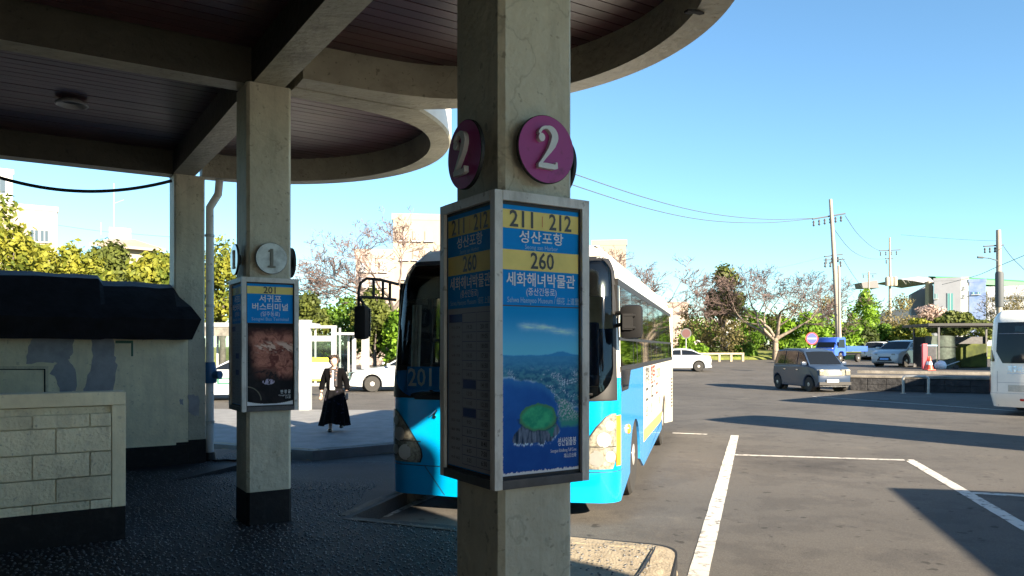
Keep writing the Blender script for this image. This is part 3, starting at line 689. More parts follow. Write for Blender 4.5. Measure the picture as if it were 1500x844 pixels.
def route_box(pc, z0, z1, hw, label, kind):
    r = empty('route_sign_box', (pc.x, pc.y, z0), 0, label, 'bus route sign', 'route sign boxes round the pillars'); w = inv(r)
    fr = .042; T0 = Vector((pc.x, pc.y, 0))
    def loc(a, b_, z): return T0 + Vector((E1.x * a + E2.x * b_, E1.y * a + E2.y * b_, z))
    for sa in (-1, 1):                      # corner posts
        for sb in (-1, 1):
            m = MB(); m.box(loc(sa * (hw - .02), sb * (hw - .02), (z0 + z1) / 2), (.04, .04, z1 - z0), 0, ROT)
            m.build('corner_post', M_ALU, r, world=w)
    for f in range(4):
        x, n = face_frame(pc, f); face = T0 + n * hw
        for zz, h, mm in ((z1 - .021, .042, M_ALU), (z0 + .02, .04, M_ALUD)):
            m = MB(); L = 2 * hw - .08 - .001; M = Matrix(((x.x, n.x, 0), (x.y, n.y, 0), (0, 0, 1)))
            m.box(face - n * .016 + Vector((0, 0, zz)), (L, .036, h), 0, M); m.build('frame_rail', mm, r, world=w)
        pw = 2 * hw - .08; pb = z0 + .04; pt = z1 - .042; ph = pt - pb
        T = lambda u, t, d=0.0: face - n * (.022 - d) + x * ((u - .5) * pw) + Vector((0, 0, pb + t * ph))
        def rect(name, u0, u1, t0, t1, mm, d):
            m = MB(); m.add([T(u0, t0, d), T(u1, t0, d), T(u1, t1, d), T(u0, t1, d)], [(0, 1, 2, 3)]); return m.build(name, mm, r, world=w)
        def tx(s, size, mm, u, t, bold=0.0, fit=None, align='CENTER', d=.004):
            put_text(s, size, mm, T(u, t, d), x, r, w, bold=bold, fit=fit, align=align)
        rect('backing_panel', 0, 1, 0, 1, M_ALUD if f > 1 else M_BLUEP, 0)
        m = MB()                           # black gasket round the poster
        for (u0, u1, t0, t1) in ((0, .022, 0, 1), (.978, 1, 0, 1), (.022, .978, .988, 1), (.022, .978, 0, .012)):
            m.add([T(u0, t0, .0055), T(u1, t0, .0055), T(u1, t1, .0055), T(u0, t1, .0055)], [(0, 1, 2, 3)])
        m.build('gasket', M_BLACK, r, world=w)
        if f > 1: continue
        if kind == 2:
            rect('yellow_band', .02, .98, .905, .972, M_YELP, .002); rect('yellow_band', .02, .98, .755, .828, M_YELP, .002)
            tx('211', .102, M_DPRINT, .27, .937, .016, fit=.125); tx('212', .102, M_DPRINT, .74, .937, .016, fit=.125)
            rect('divider', .508, .514, .918, .958, M_REDP, .004)
            tx('성산포항', .060, M_WPRINT, .5, .874, .012, fit=.24); tx('Seong san Harbor', .028, M_CPRINT, .5, .8405, fit=.18)
            tx('260', .102, M_DPRINT, .51, .789, .016, fit=.128)
            tx('세화해녀박물관', .066, M_WPRINT, .5, .718, .012, fit=.375); tx('(중산간동로)', .038, M_WPRINT, .5, .6765, fit=.165)
            tx('Sehwa Haenyeo Museum / 细花 上道里', .034, M_CPRINT, .53, .646, fit=.39)
        else:
            rect('yellow_band', .02, .98, .908, .968, M_YELP, .002); tx('201', .085, M_DPRINT, .5, .937, .012)
            tx('서귀포', .070, M_WPRINT, .5, .866, .014, fit=.20); tx('버스터미널', .070, M_WPRINT, .5, .800, .014, fit=.32)
            tx('(일주동로)', .048, M_WPRINT, .5, .745, fit=.17); tx('Seogwi Bus Terminal', .042, M_CPRINT, .5, .705, fit=.33)
        if f == 0:
            top = .625 if kind == 2 else .672
            def TT(u, t): return T(.02 + u * .96, .012 + t * (top - .012), .003)
            print_grid('poster_print', 150, 270, TT, photo_island if kind == 2 else photo_cave, M_PHOTO, r, w)
            rect('poster_joint', .02, .98, top - .002, top + .002, M_DPRINT, .0045)
            if kind == 2:
                tx('성산일출봉', .042, M_WPRINT, .95, .118, .012, fit=.105, align='RIGHT'); tx('Seongsan Ilchulbong Tuff Cone', .022, M_WPRINT, .95, .088, fit=.145, align='RIGHT'); tx('城山日出峰', .022, M_WPRINT, .95, .066, fit=.07, align='RIGHT')
            else:
                tx('만 장 굴', .036, M_WPRINT, .93, .115, .01, fit=.09, align='RIGHT'); tx('Manjanggul Lava Tube', .018, M_WPRINT, .93, .088, fit=.11, align='RIGHT'); tx('万丈窟', .020, M_WPRINT, .93, .068, fit=.05, align='RIGHT')
        else:
            top = .625 if kind == 2 else .672
            rect('timetable_sheet', .02, .98, .015, top, M_PAPER, .002)
            nr = 16 if kind == 2 else 14; rh = (top - .05) / nr; rnd = random.Random(5)
            m = MB(); tb = MB()
            for i in range(nr + 1):
                t = .03 + i * rh
                for (u0, u1) in ((.35, .64), (.66, .97)):
                    m.add([T(u0, t - .0008, .0035), T(u1, t - .0008, .0035), T(u1, t + .0008, .0035), T(u0, t + .0008, .0035)], [(0, 1, 2, 3)])
            for uu in (.345, .65, .972, .04):
                m.add([T(uu - .002, .03, .0035), T(uu + .002, .03, .0035), T(uu + .002, .03 + nr * rh, .0035), T(uu - .002, .03 + nr * rh, .0035)], [(0, 1, 2, 3)])
            m.build('table_rule', M_NAVY, r, world=w)
            for i in (5, 8, nr - 1):
                rect('table_heading', .36 if i < nr - 1 else .05, .64 if i < nr - 1 else .34, .032 + i * rh, .028 + (i + 1) * rh, M_NAVY, .0032)
            for i in range(nr):
                t = .03 + (i + .5) * rh
                if i < nr - 1: put_text('%d:%02d' % (6 + i, rnd.choice((0, 5, 10, 20, 30, 40, 50))), .030, M_DPRINT, T(.81, t, .004), x, r, w, bold=.01)
                if i not in (5, 8, nr - 1): put_text('%d:%02d' % (5 + i, rnd.choice((5, 15, 25, 35, 45, 55))), .026, M_DPRINT, T(.5, t, .004), x, r, w)
                if i < nr - 1: put_text('%02d:%02d  %02d:%02d' % (5 + i, rnd.randint(0, 59), 6 + i, rnd.randint(0, 59)), .017, M_DPRINT, T(.2, t, .004), x, r, w)
    m = MB(); m.box(loc(0, 0, z1 - .05), (2 * hw - .06, 2 * hw - .06, .02), 0, ROT); m.box(loc(0, 0, z0 + .05), (2 * hw - .06, 2 * hw - .06, .02), 0, ROT); m.build('cover_plate', M_ALUD, r, world=w)
    return r
route_box(P2C, .985, 2.285, .257, 'big route sign box on the near pillar, routes 211, 212 and 260 with island poster', 2)
route_box(P1C, 1.03, 2.235, .255, 'route sign box on the farther pillar, route 201 with red lava cave poster', 1)

# ------------------------------------------------------------------ kiosk wall with black tarred eave, block wall, pipe, cable
P3C = AB(.066, PB[1])
kw = empty('kiosk', AB(-.6, PB[1] - .2), 0, 'low cream kiosk with peeling grey patches under a black tarred eave', 'kiosk'); kwi = inv(kw)
BF = PB[1] - .215         # wall face line in b
m = MB(); abox(m, -8.0, .045, BF, BF + .16, .27, 1.9); m.build('wall', M_CREAM, kw, world=kwi)
m = MB(); abox(m, -8.0, .045, BF - .012, BF + .15, -.05, .268); m.build('dado', M_DADO, kw, world=kwi)
m = MB(); abox(m, .048, .27, BF - .004, BF + .12, .33, 1.74); m.build('corner_strip', M_PLASTER, kw, world=kwi)
m = MB(); abox(m, .046, .275, BF - .016, BF + .12, -.05, .328); m.build('corner_dado', M_DADO, kw, world=kwi)
# eave: fascia and sloping cover, hipped at the right end
def eave_sec(a, sh=0.0, up=0.0):
    return [AB(a, BF + .05, 1.72), AB(a - sh * .2, BF - .30, 1.715), AB(a + sh, BF - .42, 1.985), AB(a - sh * .3, BF - .28, 2.16), AB(a - sh * 1.6, BF - .02, 2.42 + up), AB(a - sh * 2.2, BF + .25, 2.50 + up), AB(a - sh * 2.2, BF + .7, 2.35 + up)]
m = MB(); rows = []; rnd = random.Random(11)
aa = lin(-8, -1.05, 30)
for a in aa: rows.append([p + Vector((0, 0, rnd.uniform(-.012, .012))) for p in eave_sec(a, 0, .08)])
for a in lin(-1.0, -.15, 6): rows.append([p + Vector((0, 0, rnd.uniform(-.012, .012))) for p in eave_sec(a, 0, .0)])
rows.append(eave_sec(.06, .08, -.12))
m.grid(rows); m.add(rows[0], [tuple(range(7))]); m.add(rows[-1], [tuple(range(7))]); m.build('tar_eave', M_TAR, kw, world=kwi, smooth=20)
def on_wall(u, v, lift=.004):           # photo pixel -> point on the kiosk wall plane
    o = AB(0, BF - lift); k = (u - 750) / F
    t = (k * o.y - o.x) / (E1.x - k * E1.y); q = o + Vector((E1.x, E1.y, 0)) * t
    return Vector((q.x, q.y, EYE - (v - HV) / F * q.y))
def wobble(poly, amp, n=5, seed=0):
    rnd = random.Random(seed); out = []
    for i, p in enumerate(poly):
        q = poly[(i + 1) % len(poly)]
        for k in range(n):
            t = k / n; out.append((p[0] + (q[0] - p[0]) * t + rnd.uniform(-amp, amp), p[1] + (q[1] - p[1]) * t + rnd.uniform(-amp, amp)))
    return out
patches = [[(48, 494), (108, 494), (106, 515), (100, 528), (111, 540), (112, 573), (88, 575), (82, 552), (72, 548), (84, 532), (70, 530), (37, 533), (40, 510)],
           [(134, 494), (166, 496), (168, 520), (172, 540), (166, 575), (122, 576), (126, 556), (136, 530)],
           [(263, 585), (268, 585), (268, 594), (264, 592)], [(276, 578), (291, 580), (291, 608), (284, 610), (276, 602)]]
for i, pt in enumerate(patches):
    m = MB(); pp = wobble(pt, 1.6, 4, i); lf = .004 if i < 3 else .009
    m.prism(pp, lambda u, v: on_wall(u, v, lf), lambda u, v: on_wall(u, v, -.004)); m.build('peeled_patch', M_PEEL, kw, world=kwi)
def wall_strip(name, u0, v0, u1, v1, mm, lf=.012, root=kw, w=kwi):
    m = MB(); pp = [(u0, v0), (u1, v0), (u1, v1), (u0, v1)]
    m.prism(pp, lambda u, v: on_wall(u, v, lf), lambda u, v: on_wall(u, v, -.004)); return m.build(name, mm, root, world=w)
wall_strip('hatch_panel', -40, 540, 64.5, 600, M_CREAM, .008)
for s in ((-40, 536.5, 71, 540.5), (66.5, 540.5, 71, 600)): wall_strip('hatch_frame', *s, M_CREAM2, .03)
for s in ((-40, 540.5, 66.5, 542), (64.5, 542, 66.5, 600)): wall_strip('hatch_gap', *s, M_DADO, .012)
wall_strip('notice_plate', 169, 501, 192, 521, M_CREAM, .006)
wall_strip('notice_tape', 169, 499, 195, 503, M_GREEN, .010); wall_strip('notice_tape', 192, 503, 195, 522, M_GREEN, .011)

bw = empty('block_wall', (-3.236, 6.46, 0), 0, 'low cream concrete block wall on a black base in front of the kiosk', 'wall'); bwi = inv(bw)
O = Vector((-3.236, 6.46, 0))
def BW(t, o, z): return O + Vector((E1.x * t + E2.x * o, E1.y * t + E2.y * o, z))    # t along E1 (0 = right end), o into the wall
def bbx(m, t0, t1, o0, o1, z0, z1, mi=0): m.box(BW((t0 + t1) / 2, (o0 + o1) / 2, (z0 + z1) / 2), (t1 - t0, o1 - o0, z1 - z0), mi, ROT)
m = MB(); bbx(m, -3, -.1, .03, .17, .28, 1.12); m.build('core', M_CREAM2, bw, world=bwi)
m = MB(); m.bbox(BW(-1.5, .09, 1.183), (3.0, .21, .112), .008, 0, ROT); m.build('coping', M_CREAM, bw, world=bwi)
m = MB(); m.bbox(BW(-.052, .09, .7035), (.104, .205, .845), .006, 0, ROT); m.build('end_post', M_CREAM, bw, world=bwi)
m = MB(); bbx(m, -3, -.002, -.006, .19, -.05, .28); m.build('base', M_DADO, bw, world=bwi)
zr = [(.283, .345), (.352, .535), (.542, .735), (.742, .935), (.942, 1.03), (1.034, 1.125)]
zr = [(.283, .352), (.360, .548), (.556, .748), (.756, .952), (.960, 1.062), (1.066, 1.124)]
for i, (za, zb) in enumerate(zr[:5]):
    t = -.108; first = .16 if i in (0, 2, 4) else .40
    while t > -3:
        L = first; first = .40
        m = MB(); m.bbox(BW(t - L / 2 + .003, .012 + random.uniform(0, .004), (za + zb) / 2), (L - .009, .06, zb - za), .005, 0, ROT); m.build('block', M_CREAM2, bw, world=bwi); t -= L
# drain pipe at the corner of the far pillar
dp = empty('drain_pipe', AB(.36, PB[1] - .05, 0), 0, 'white flaking drain pipe with blue valve beside the kiosk corner', 'drain pipe'); dpi = inv(dp)
q = AB(.36, PB[1] - .05); m = MB()
m.tube([q + Vector((0, 0, 0)), q + Vector((0, 0, 3.40)), q + Vector((.0, 0, 3.6)), q + Vector((.10, .05, 3.8)), q + Vector((.12, .06, 4.05))], .055, 14); m.build('pipe', M_PIPE, dp, world=dpi, smooth=40)
m = MB(); m.lathe([(.08, 1.10), (.095, 1.12), (.095, 1.30), (.08, 1.34), (.075, 1.40)], 16, q); m.cyl(q + Vector((0, 0, 1.22)), q + Vector((.17, -.05, 1.22)), .06, 14); m.build('valve', M_VALVE, dp, world=dpi, smooth=40)
m = MB(); m.lathe([(.068, 0), (.085, .02), (.07, .12)], 14, q); m.build('shoe', M_BLACK, dp, world=dpi, smooth=40)
for z in (.55, 2.2, 3.2):
    m = MB(); m.lathe([(.060, z - .02), (.066, z - .015), (.066, z + .015), (.060, z + .02)], 14, q); m.build('pipe_clip', M_GALV, dp, world=dpi)
m = MB(); pts = [q + Vector((.1 + .05 * i, -.12 - .03 * sin(i * 1.3), .02)) for i in range(9)]; m.tube(pts, .018, 8)
tag(m.build('hose', M_BLACK, smooth=60), 'black hose end lying on the ground by the drain pipe', 'hose')
m = MB(); pts = []
for i in range(25):
    t = i / 24; p = PX(-60 + 312 * t, 0, 9.6 + .9 * t); z = EYE - ((259 + 4 * t + 19 * (1 - (2 * ((t * 312 - 60 - 128) / 260)) ** 2)) - HV) / F * p.y; pts.append((p.x, p.y, z))
m.tube(pts, .022, 8); tag(m.build('cable', M_WIRE, smooth=60), 'thick black cable sagging below the canopy beam to the corner pillar', 'cable')

# ------------------------------------------------------------------ the cyan city bus in the bay
BW2 = 1.245; BR = .22; BA = BW2 - BR
def bus_F(s, z, L=9.3, H=2.85, rake=.22, bow=.10):
    """point of the bus skin: s runs round the front from the middle, z up; y points to the rear"""
    sg = -1 if s < 0 else 1; s = abs(s); q = BR * pi / 2
    if s <= BA: x = s; y = bow * (s / BW2) ** 2; nx, ny = 0.0, -1.0
    elif s <= BA + q:
        t = (s - BA) / BR; x = BA + BR * sin(t); y = bow * (min(x, BW2) / BW2) ** 2 + BR * (1 - cos(t)); nx, ny = sin(t), -cos(t)
    else: x = BW2; y = bow + BR + (s - BA - q); nx, ny = 1.0, 0.0
    if z > 1.3:
        t = (z - 1.3) / 1.5; y += rake * t ** 1.4 * max(0, 1 - max(0, s - BA - q) / .5); x -= .05 * t * (x / BW2)
    if z > 2.42:
        t = (z - 2.42) / (H - 2.42); i = .26 * t ** 2.2; x -= nx * i; y -= ny * i * 1.25
    if z < .45: y += (.45 - z) * .10 * -ny
    return Vector((sg * x, y, z)), Vector((sg * nx, ny, 0))
SC = BA + BR * pi / 2          # arc length where the side begins
def skin(m, rows, d, ncol=10, mi=0):
    """rows: (z, s0, s1) -> patch of the bus skin pushed out by d"""
    R = []
    for z, s0, s1 in rows:
        r = []
        for k in range(ncol + 1):
            p, n = bus_F(s0 + (s1 - s0) * k / ncol, z); r.append(p + n * d)
        R.append(r)
    m.grid(R, mi); return m
def rrow(z0, z1, s0, s1, r0, r1, n=9):
    """rounded-corner rectangle rows on the skin; r0 lower corner radius, r1 upper"""
    out = []
    zs = [z0 + r0 * (1 - cos(t)) for t in lin(0, pi / 2, n)] + lin(z0 + r0, z1 - r1, 8)[1:-1] + [z1 - r1 * (1 - sin(t)) for t in lin(0, pi / 2, n)]
    for z in zs:
        i = 0
        if z < z0 + r0: i = r0 - sqrt(max(0, r0 * r0 - (z0 + r0 - z) ** 2))
        if z > z1 - r1: i = max(i, r1 - sqrt(max(0, r1 * r1 - (z - z1 + r1) ** 2)))
        out.append((z, s0 + i, s1 - i))
    return out
bus = empty('city_bus', (-0.165, 7.93, -0.15), atan2(BX.y, BX.x), 'cyan and white city bus with route card 201 parked nose first in the bay', 'bus')
WS = 1.235; WZ0, WZ1 = 1.22, 2.69
m = MB()
zl = [.19, .30, .45, .70, .95, WZ0]
skin(m, [(z, -SC, SC) for z in zl], 0, 44)
m.build('front_panel', M_BLUE, bus, smooth=40)
m = MB()
for sg in (-1, 1):
    skin(m, [(z, sg * WS, sg * SC) for z in lin(1.22, 1.45, 4)], 0, 8, 0)
    skin(m, [(z, sg * WS, sg * SC) for z in lin(1.45, WZ1, 12)], 0, 8, 1)
skin(m, [(z, -SC, SC) for z in [WZ1, 2.74, 2.79, 2.83, 2.85]], 0, 44, 1)
m.build('front_pillars', [M_BLUE, M_WHITE], bus, smooth=40)
# gasket between the square opening and the rounded glass
m = MB(); rr = rrow(WZ0, WZ1, -WS, WS, .34, .16)
for sg in (-1, 1):
    R = []
    for z, a, b_ in rr:
        o = sg * (WS + .02); i = (a if sg < 0 else b_) - sg * .035; row = []
        for k in range(6):
            p, n = bus_F(o + (i - o) * k / 5, z); row.append(p + n * (.008 + .006 * k / 5))
        R.append(row)
    m.grid(R)
skin(m, [(WZ1 - .03, -WS + .14, WS - .14), (WZ1 + .02, -WS - .01, WS + .01)], .008, 40); skin(m, [(WZ0 - .015, -WS + .32, WS - .32), (WZ0 + .03, -WS + .30, WS - .30)], .009, 40)
m.build('windscreen_gasket', M_BLACK, bus, smooth=50)
m = MB(); skin(m, [(z, a + .03, b_ - .03) for z, a, b_ in rrow(WZ0 + .02, WZ1 - .02, -WS, WS, .33, .15)], .004, 40)
m.build('windscreen', M_GLASSC, bus, smooth=60)
# blue corners below the rounded glass
m = MB()
for sg in (-1, 1):
    R = []
    for z, a, b_ in rr[:9]:
        e_ = (b_ if sg > 0 else a); row = []
        for k in range(5):
            p, n = bus_F(sg * WS + (e_ - sg * WS) * k / 4, z); row.append(p + n * .0035)
        R.append(row)
    m.grid(R)
m.build('lower_windscreen_corner', M_BLUE, bus, smooth=50)
m = MB(); skin(m, [(z, -WS + .05, WS - .05) for z in lin(2.28, 2.66, 6)], -.03, 30); m.build('sun_band', M_BLACKG, bus, smooth=50)
m = MB(); skin(m, [(z, -.72, .72) for z in lin(2.36, 2.60, 4)], -.026, 10); dsp = m.build('route_display', M_BLACKG, bus)
m = MB()
for k in range(7):
    for zz, w in ((2.40, .05), (2.435, .09), (2.47, .06), (2.53, .09), (2.56, .05)):
        s0 = -.66 + k * .19; skin(m, [(zz, s0, s0 + w), (zz + .016, s0, s0 + w)], -.022, 1)
led = m.build('lit_segments', M_LED, dsp); led['kind'] = 'stuff'
# headlights, indicator lenses, grille, bumper joints, emblem
for sg in (-1, 1):
    rows = [(z, sg * a, sg * b_) for z, a, b_ in [(.535, .86, 1.19), (.60, .835, 1.22), (.68, .85, 1.235), (.76, .90, 1.24), (.86, .97, 1.24), (.96, 1.04, 1.24), (1.06, 1.13, 1.235), (1.09, 1.19, 1.23)]]
    m = MB(); skin(m, [(z, a - sg * .015, b_ + sg * .01) for z, a, b_ in rows], .006, 10); hl = m.build('headlight', M_BLACK, bus, smooth=60)
    m = MB(); skin(m, rows, .011, 10); m.build('lens', M_LENS, hl, smooth=60)
    m = MB()
    for zc, sc, rad in ((.64, 1.02, .085), (.66, 1.165, .055), (.83, 1.10, .075), (.97, 1.16, .05)):
        p, n = bus_F(sg * sc, zc); u_ = Vector((-n.y, n.x, 0)); w_ = Vector((0, 0, 1))
        for r0, h in ((rad, .013), (rad * .8, .018)):
            ring = [p + n * h + (u_ * cos(t) + w_ * sin(t)) * r0 for t in lin(0, 2 * pi, 21)[:-1]]
            m.add(ring, [tuple(range(20))])
    m.build('reflector', M_RIM, hl)
    m = MB(); skin(m, [(z, sg * 1.238, sg * 1.315) for z in lin(.56, 1.07, 6)], .012, 4); il = m.build('indicator', M_AMBER, hl, smooth=60)
    m = MB(); skin(m, [(z, sg * .84, sg * 1.23) for z in (.755, .765)], .0135, 8); m.build('divider', M_BLACK, hl)
m = MB(); skin(m, rrow(.72, .90, -.55, .55, .05, .05, 4), .012, 16); gr = m.build('grille', M_BLACK, bus, smooth=60)
for z in (.755, .79, .825, .86):
    m = MB(); skin(m, [(z, -.50, .50), (z + .016, -.50, .50)], .02, 12); m.build('slat', M_GALV, gr)
m = MB(); skin(m, [(z, -SC, SC) for z in (.500, .508)], .002, 44); m.build('bumper_joint', M_BLACK, bus)
for sg in (-1, 1):
    m = MB(); R = []
    for k in range(9):
        t = k / 8; s = sg * (.80 - .22 * t); z = .50 - .30 * t
        p, n = bus_F(s, z); q_, n2 = bus_F(s + .010, z); R.append([p + n * .002, q_ + n2 * .002])
    m.grid(R); m.build('bumper_joint', M_BLACK, bus)
for sg in (-1,):
    m = MB()
    for k, (s0, z0_, s1, z1_) in enumerate(((-.74, 1.02, -.66, 1.09), (-.70, 1.01, -.655, 1.10), (-.68, 1.005, -.665, 1.035))):
        p, n = bus_F(s0, z0_); q_, n2 = bus_F(s1, z1_); m.tube([p + n * .008, q_ + n2 * .008], [.006, .012], 6)
    m.build('emblem', M_CHROME, bus)
m = MB(); skin(m, rrow(.30, .42, -.26, .26, .02, .02, 3), .012, 6); np_ = m.build('licence_plate', M_YELP, bus)
p, n = bus_F(0, 1.0); m = MB()
m.tube([bus_F(-.5, 1.14)[0] + Vector((0, -.03, 0)), bus_F(-.45, 1.27)[0] + Vector((0, -.05, 0)), bus_F(.25, 1.30)[0] + Vector((0, -.05, 0))], .012, 6)
m.tube([bus_F(.35, 1.14)[0] + Vector((0, -.03, 0)), bus_F(.4, 1.25)[0] + Vector((0, -.05, 0)), bus_F(1.0, 1.29)[0] + Vector((0, -.05, 0))], .012, 6)
m.build('wiper', M_BLACK, bus)
# route card behind the windscreen
p, n = bus_F(-.60, 1.4); card = MB(); card.bbox((-.80, p.y + .14, 1.425), (.50, .015, .25), .003); cd_ = card.build('route_card', M_BLUEP, bus)
put_text('201', .27, M_WPRINT, (-.885, p.y + .131, 1.425), (1, 0, 0), cd_, bold=.015, fit=.27)
put_text('서귀포', .085, M_DPRINT, (-.62, p.y + .125, 1.425), (0, 0, -1), cd_, zdir=(1, 0, 0), fit=.2, bold=.01)
m = MB(); m.add([(-.68, p.y + .1315, 1.305), (-.56, p.y + .1315, 1.305), (-.56, p.y + .1315, 1.545), (-.68, p.y + .1315, 1.545)], [(0, 1, 2, 3)]); m.build('card_field', M_WPRINT, cd_)
# sides: lower panels with wheel arches
LEN = 9.3; WF, WR, RW = 1.70, 6.55, .475
Y0 = .10 + BR
def side_poly(y0, y1, z0, z1, step=None):
    pts = []; zb = lambda y: z0
    arch = [(c, RW + .09) for c in (WF, WR)]
    y = y0; low = []
    ys = sorted(set([y0, y1] + [c + a * r for c, r in arch for a in [cos(t) * .9999 for t in lin(0, pi, 19)] if y0 < c + a * r < y1] ))
    for yy in ys:
        z = z0
        for c, r in arch:
            if abs(yy - c) < r: z = max(z0, .34 + sqrt(r * r - (yy - c) ** 2))
        low.append((yy, z))
    return low + [(y1, z1), (y0, z1)]
def clean(poly):
    out = []
    for p in poly:
        if not out or (abs(p[0] - out[-1][0]) + abs(p[1] - out[-1][1])) > 1e-4: out.append(p)
    return out
for sg in (-1, 1):
    fa = lambda y, z: (sg * BW2, y, z); fb = lambda y, z: (sg * (BW2 - .03), y, z)
    AD0, AD1 = 2.72, 6.10
    for nm, y0, y1, z0, z1, mm in (('side_panel', Y0, AD0, .19, 1.50, M_BLUE2), ('advert_panel', AD0, AD1, .66, 1.50, M_AD), ('advert_stripe', AD0, AD1, .50, .66, M_ORANGE), ('skirt_panel', AD0, AD1, .19, .50, M_BLUE2), ('rear_side_panel', AD1, LEN - .12, .19, 1.50, M_BEIGE)):
        if sg < 0 and nm == 'advert_panel': mm = M_BLUE2
        m = MB(); m.prism(clean(side_poly(y0, y1, z0, z1)), fa, fb); m.build(nm, mm, bus)
    # window band: frame rails, posts, panes
    tum = lambda z: sg * (BW2 - .05 * (z - 1.3) / 1.5)
    def slab(m, y0, y1, z0, z1, d, th=.02, mi=0):
        P = [(tum(z) + sg * (d - t), y, z) for t in (0, th) for y, z in ((y0, z0), (y1, z0), (y1, z1), (y0, z1))]
        m.add(P, [(0, 1, 2, 3), (4, 7, 6, 5), (0, 4, 5, 1), (1, 5, 6, 2), (2, 6, 7, 3), (3, 7, 4, 0)], mi)
    m = MB(); slab(m, Y0 - .02, LEN - .1, 1.50, 1.56, .002, .03); slab(m, Y0 + .02, LEN - .1, 2.40, 2.47, .002, .03); m.build('window_rail', M_BLACK, bus)
    posts = [Y0 + .02, 1.62, 2.62, 3.62, 4.62, 5.62, 6.62, 7.62, 8.55, LEN - .16]
    m = MB()
    for y in posts: slab(m, y - .03, y + .03, 1.56, 2.40, -.004, .03)
    slab(m, Y0, LEN - .1, 1.83, 1.865, .0015, .012)
    for y in posts[1:-1]: slab(m, y + .40, y + .43, 1.56, 1.83, .0015, .014)
    pst = m.build('window_frame', M_BLACK, bus); pst['kind'] = 'stuff'
    for a, b_ in zip(posts, posts[1:]):
        m = MB(); slab(m, a + .03, b_ - .03, 1.56, 2.40, -.001, .008); m.build('side_window', M_GLASS, bus)
    if sg > 0:
        # driver's window drops below the belt
        m = MB(); pp = [(Y0 + .06, 1.30), (Y0 + .62, 1.30), (Y0 + .86, 1.50), (Y0 + .86, 1.56), (Y0 + .0, 1.56), (Y0 + .0, 1.36)]
        m.prism(pp, lambda y, z: (BW2 + .004, y, z), lambda y, z: (BW2 - .04, y, z)); dw = m.build('driver_window_frame', M_BLACK, bus)
        m = MB(); pp = [(Y0 + .11, 1.34), (Y0 + .60, 1.34), (Y0 + .80, 1.52), (Y0 + .05, 1.52), (Y0 + .05, 1.40)]
        m.prism(pp, lambda y, z: (BW2 + .008, y, z), lambda y, z: (BW2 + .005, y, z)); m.build('pane', M_CARGLASS, dw)
        m = MB(); m.lathe([(.055, 0), (.05, .02), (.03, .03)], 16, (BW2, Y0 + .60, .86), 'x'); rp = m.build('side_repeater', M_AMBER, bus, smooth=50)
        # advert print
        yx = (0, 1, 0)
        put_text('제주여행', .30, M_DPRINT, (BW2 + .004, AD0 + .55, 1.34), yx, bus, bold=.01, fit=.62, name='advert_lettering')
        put_text('할인쿠폰', .30, M_REDP, (BW2 + .004, AD0 + 1.45, 1.34), yx, bus, bold=.02, fit=.70, name='advert_lettering')
        put_text('COUPON', .22, M_ORANGE, (BW2 + .004, AD0 + 2.5, 1.34), yx, bus, bold=.01, fit=.8, name='advert_lettering')
        for k in range(3):
            for mm, i_, d in ((M_DPRINT if k < 2 else M_REDP, 0, .003), (M_AD, .035, .0045)):
                m = MB(); y0 = AD0 + .32 + k * .85; m.add([(BW2 + d, y0 + i_, 1.02 + i_), (BW2 + d, y0 + .36 - i_, 1.02 + i_), (BW2 + d, y0 + .36 - i_, 1.20 - i_), (BW2 + d, y0 + i_, 1.20 - i_)], [(0, 1, 2, 3)]); m.build('advert_icon', mm, bus)
        for k, (mm, s) in enumerate(((M_REDP, '쇼핑'), (M_ORANGE, '맛집'), (M_CPRINT, '관광'), (M_REDP, '카페'))):
            put_text(s, .17, mm, (BW2 + .004, AD0 + .45 + k * .75, .86), yx, bus, fit=.34, name='advert_lettering')
        m = MB(); m.add([(BW2 + .003, AD0 + .1, .955), (BW2 + .003, AD1 - .1, .955), (BW2 + .003, AD1 - .1, .965), (BW2 + .003, AD0 + .1, .965)], [(0, 1, 2, 3)]); m.build('advert_rule', M_CPRINT, bus)
        for k in range(9):
            m = MB(); m.box((BW2 + .002, LEN - .55, .55 + k * .07), (.012, .30, .028)); m.build('engine_vent', M_DADO, bus)
# roof: cove, cap and rear face
m = MB(); rows = []
for z in (2.42, 2.52, 2.62, 2.70, 2.76, 2.81, 2.85):
    row = []
    for sg in (1, -1):
        pts = [bus_F(sg * (SC + d), z)[0] for d in ((.0, .5, LEN / 2, LEN - BR - .35) if sg > 0 else (LEN - BR - .35, LEN / 2, .5, .0))]
        row += pts
    rows.append(row)
R = [r[:4] for r in rows]; m.grid(R); m.grid([r[4:] for r in rows])
top = []
for k in range(13):
    s = -SC + 2 * SC * k / 12
    p, n = bus_F(s, 2.85); top.append(p)
for zc, row in ((0, None),):
    for k in range(12):
        a, b_ = top[k], top[k + 1]
        m.add([a, b_, (b_.x, LEN - .35, 2.855), (a.x, LEN - .35, 2.855)], [(0, 1, 2, 3)])
m.build('roof', M_WHITE, bus, smooth=50)
m = MB(); hw = BW2
m.grid([[(x, LEN - .13 - .05 * max(0, z - 2) - (.25 if z > 2.6 else 0), z) for x in (-hw + (.25 if z > 2.7 else 0), 0, hw - (.25 if z > 2.7 else 0))] for z in (.19, 1.4, 2.4, 2.6, 2.855)]); m.build('rear_panel', M_BEIGE, bus)
m = MB(); m.box((0, 1.7, 2.93), (1.5, .01, .01)); 
